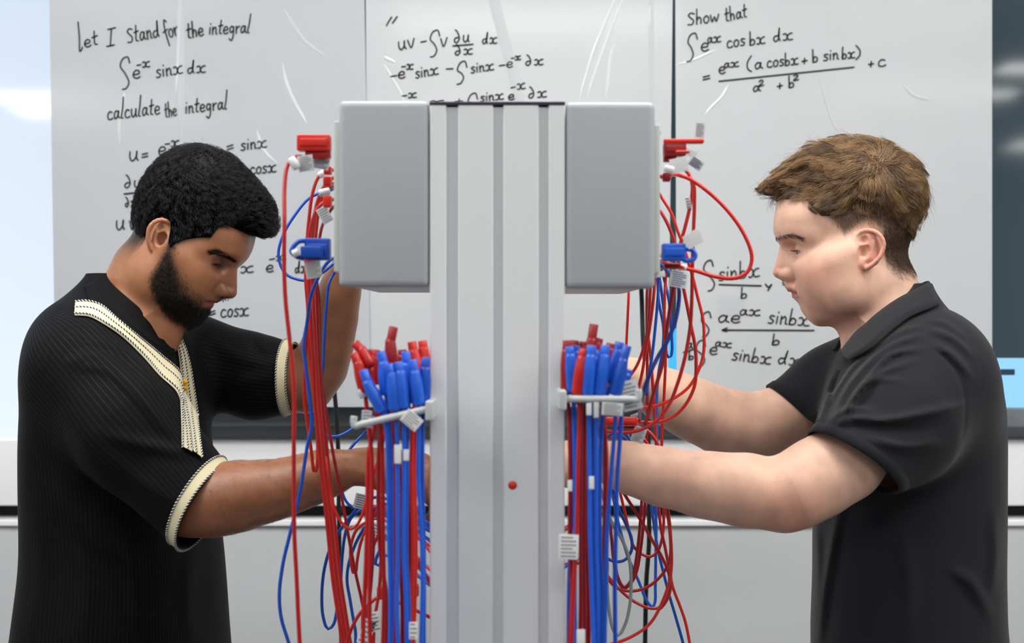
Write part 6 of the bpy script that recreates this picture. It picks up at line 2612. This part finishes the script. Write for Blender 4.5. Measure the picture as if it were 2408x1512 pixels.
RH = [('B', (1339, 815), (1341, 840), (1347, 925), [(1349, 960), (1352, 1080), (1353, 1250), (1351, 1400), (1352, 1560)], 1.470),
      ('b', (1355, 812), (1352, 832), (1350, 890), [(1350, 960), (1345, 1080), (1342, 1250), (1338, 1400), (1336, 1560)], 1.482),
      ('B', (1391, 812), (1388, 842), (1381, 930), [(1384, 970), (1386, 1080), (1388, 1280), (1392, 1400), (1396, 1560)], 1.448),
      ('B', (1424, 812), (1420, 842), (1408, 930), [(1404, 970), (1402, 1080), (1402, 1280), (1406, 1400), (1406, 1560)], 1.450),
      ('b', (1458, 804), (1452, 830), (1436, 900), [(1420, 960), (1412, 1080), (1411, 1280), (1415, 1400), (1412, 1560)], 1.470),
      ('b', (1475, 812), (1464, 852), (1446, 930), [(1448, 964), (1444, 1030), (1437, 1117), (1428, 1250), (1424, 1400), (1422, 1560)], 1.450),
      ('b', (1478, 868), (1472, 886), (1456, 934), [(1461, 967), (1458, 1033), (1452, 1117), (1449, 1223), (1446, 1366), (1447, 1560)], 1.464),
      ('b', (1410, 824), (1406, 848), (1396, 920), [(1396, 970), (1394, 1080), (1396, 1280), (1398, 1400), (1400, 1560)], 1.476),
      ('r', (1373, 820), (1369, 846), (1358, 930), [(1363, 970), (1360, 1080), (1356, 1251), (1348, 1400), (1342, 1560)], 1.450),
      ('q', (1334, 800), (1333, 830), (1333, 928), [(1338, 970), (1341, 1117), (1340, 1250), (1345, 1400), (1336, 1560)], 1.474),
      ('q', (1397, 762), (1391, 803), (1385, 860), [(1376, 950), (1374, 1080), (1373, 1280), (1374, 1400), (1376, 1560)], 1.492),
      ('q', (1409, 795), (1404, 812), (1396, 870), [(1416, 950), (1422, 1080), (1421, 1280), (1419, 1400), (1418, 1560)], 1.498),
      ('q', (1437, 807), (1433, 826), (1425, 880), [(1420, 960), (1426, 1080), (1423, 1223), (1420, 1366), (1418, 1560)], 1.486),
      ('q', (1352, 800), (1350, 818), (1348, 870), [(1368, 950), (1366, 1080), (1366, 1280), (1366, 1400), (1364, 1560)], 1.502),
      ('q', (1374, 803), (1372, 820), (1368, 870), [(1372, 950), (1380, 1080), (1381, 1280), (1384, 1400), (1384, 1560)], 1.506)]
for c, a, s, b, run, d in RH:
    isb = c in 'Bb'
    k_ = sorted([q[1][0] for q in RH if (q[0] in 'Bb') == isb]).index(a[0])
    lab = '%s lead hung in the right holder, %s %s plug out from the column' % (CWORD[c], ORD[k_], 'blue' if isb else 'red')
    o = lead(lab, c, [b] + run, d, .0023)
    plug(o, c, a, s, b, d, .0068)
    if a == (1334, 800):
        paper_tag(o, (1337, 1286), 46, 58, 2, 1.44, 'tag_w', 4)
        paper_tag(o, (1340, 1142), 11, 26, 0, 1.44, 'tag_w', 0)
    if a == (1391, 812):
        paper_tag(o, (1385, 962), 12, 28, 0, 1.437, 'tag_w', 0)
        paper_tag(o, (1391, 1135), 12, 30, 0, 1.44, 'tag_w', 0)
    if a == (1475, 812):
        paper_tag(o, (1482, 930), 46, 70, -14, 1.452, 'tag_g', 5)
        paper_tag(o, (1440, 962), 50, 30, 4, 1.436, 'tag_g', 4)
    if a == (1424, 812):
        paper_tag(o, (1402, 964), 12, 36, 0, 1.437, 'tag_g', 0)
    if a == (1373, 820):
        paper_tag(o, (1366, 1500), 20, 40, 0, 1.44, 'tag_w', 0)


# leads that would run through one another, or through an arm, are eased apart in depth; then each gets its mesh
from mathutils.kdtree import KDTree


def ease(rounds=14):
    n = sum(len(p) for _, p, _ in LEADS)
    pts = np.concatenate([p for _, p, _ in LEADS])
    own = np.concatenate([[i] * len(p) for i, (_, p, _) in enumerate(LEADS)])
    rad = np.concatenate([[r] * len(p) for _, p, r in LEADS])
    C_ = np.array([0, 0, Z0])
    st = np.cumsum([0] + [len(p) for _, p, _ in LEADS])
    for it in range(rounds):
        kd = KDTree(n)
        for i, p in enumerate(pts):
            kd.insert(p, i)
        kd.balance()
        dy = np.zeros(n)
        hits = 0
        for i, p in enumerate(pts):
            for co, j, dist in kd.find_range(p, .0085):
                if own[j] == own[i]:
                    continue
                need = rad[i] + rad[j] + .0009
                lat = math.hypot(pts[j][0] - p[0], pts[j][2] - p[2])
                if lat >= need:
                    continue
                gap = math.sqrt(need * need - lat * lat)
                d = p[1] - pts[j][1]
                if abs(d) < gap:
                    sg = 1 if (d > 0 or (d == 0 and own[i] > own[j])) else -1
                    dy[i] += sg * (gap - abs(d)) * .35
                    hits += 1
            if it % 2 == 0:
                for tr in (tree1, tree2):
                    h = tr.find_nearest(Vector(p), .05)
                    if h[0] is None:
                        continue
                    s_ = (Vector(p) - h[0]).dot(h[1])
                    if s_ < rad[i] + .001 and abs(h[1].y) > .2:
                        dy[i] += math.copysign(min(.006, (rad[i] + .0012 - s_) * .6), h[1].y)
                        hits += 1
        if not hits:
            break
        dy = np.clip(dy, -.006, .006)
        for k in range(len(LEADS)):
            a, b = st[k], st[k + 1]
            v = dy[a:b]
            for _ in range(2):
                v = np.convolve(np.pad(v, 1, mode='edge'), (.25, .5, .25), 'valid')
            q = pts[a:b] - C_
            pts[a:b] = C_ + q * (1 + v / np.maximum(q[:, 1], .5))[:, None]
    for k, (o, p, r) in enumerate(LEADS):
        mb = MB().tube(pts[st[k]:st[k + 1]], r, 8)
        o.data.from_pydata(mb.v, [], mb.f)
        o.data.polygons.foreach_set('use_smooth', mb.sm)
        o.data.update()


ease()
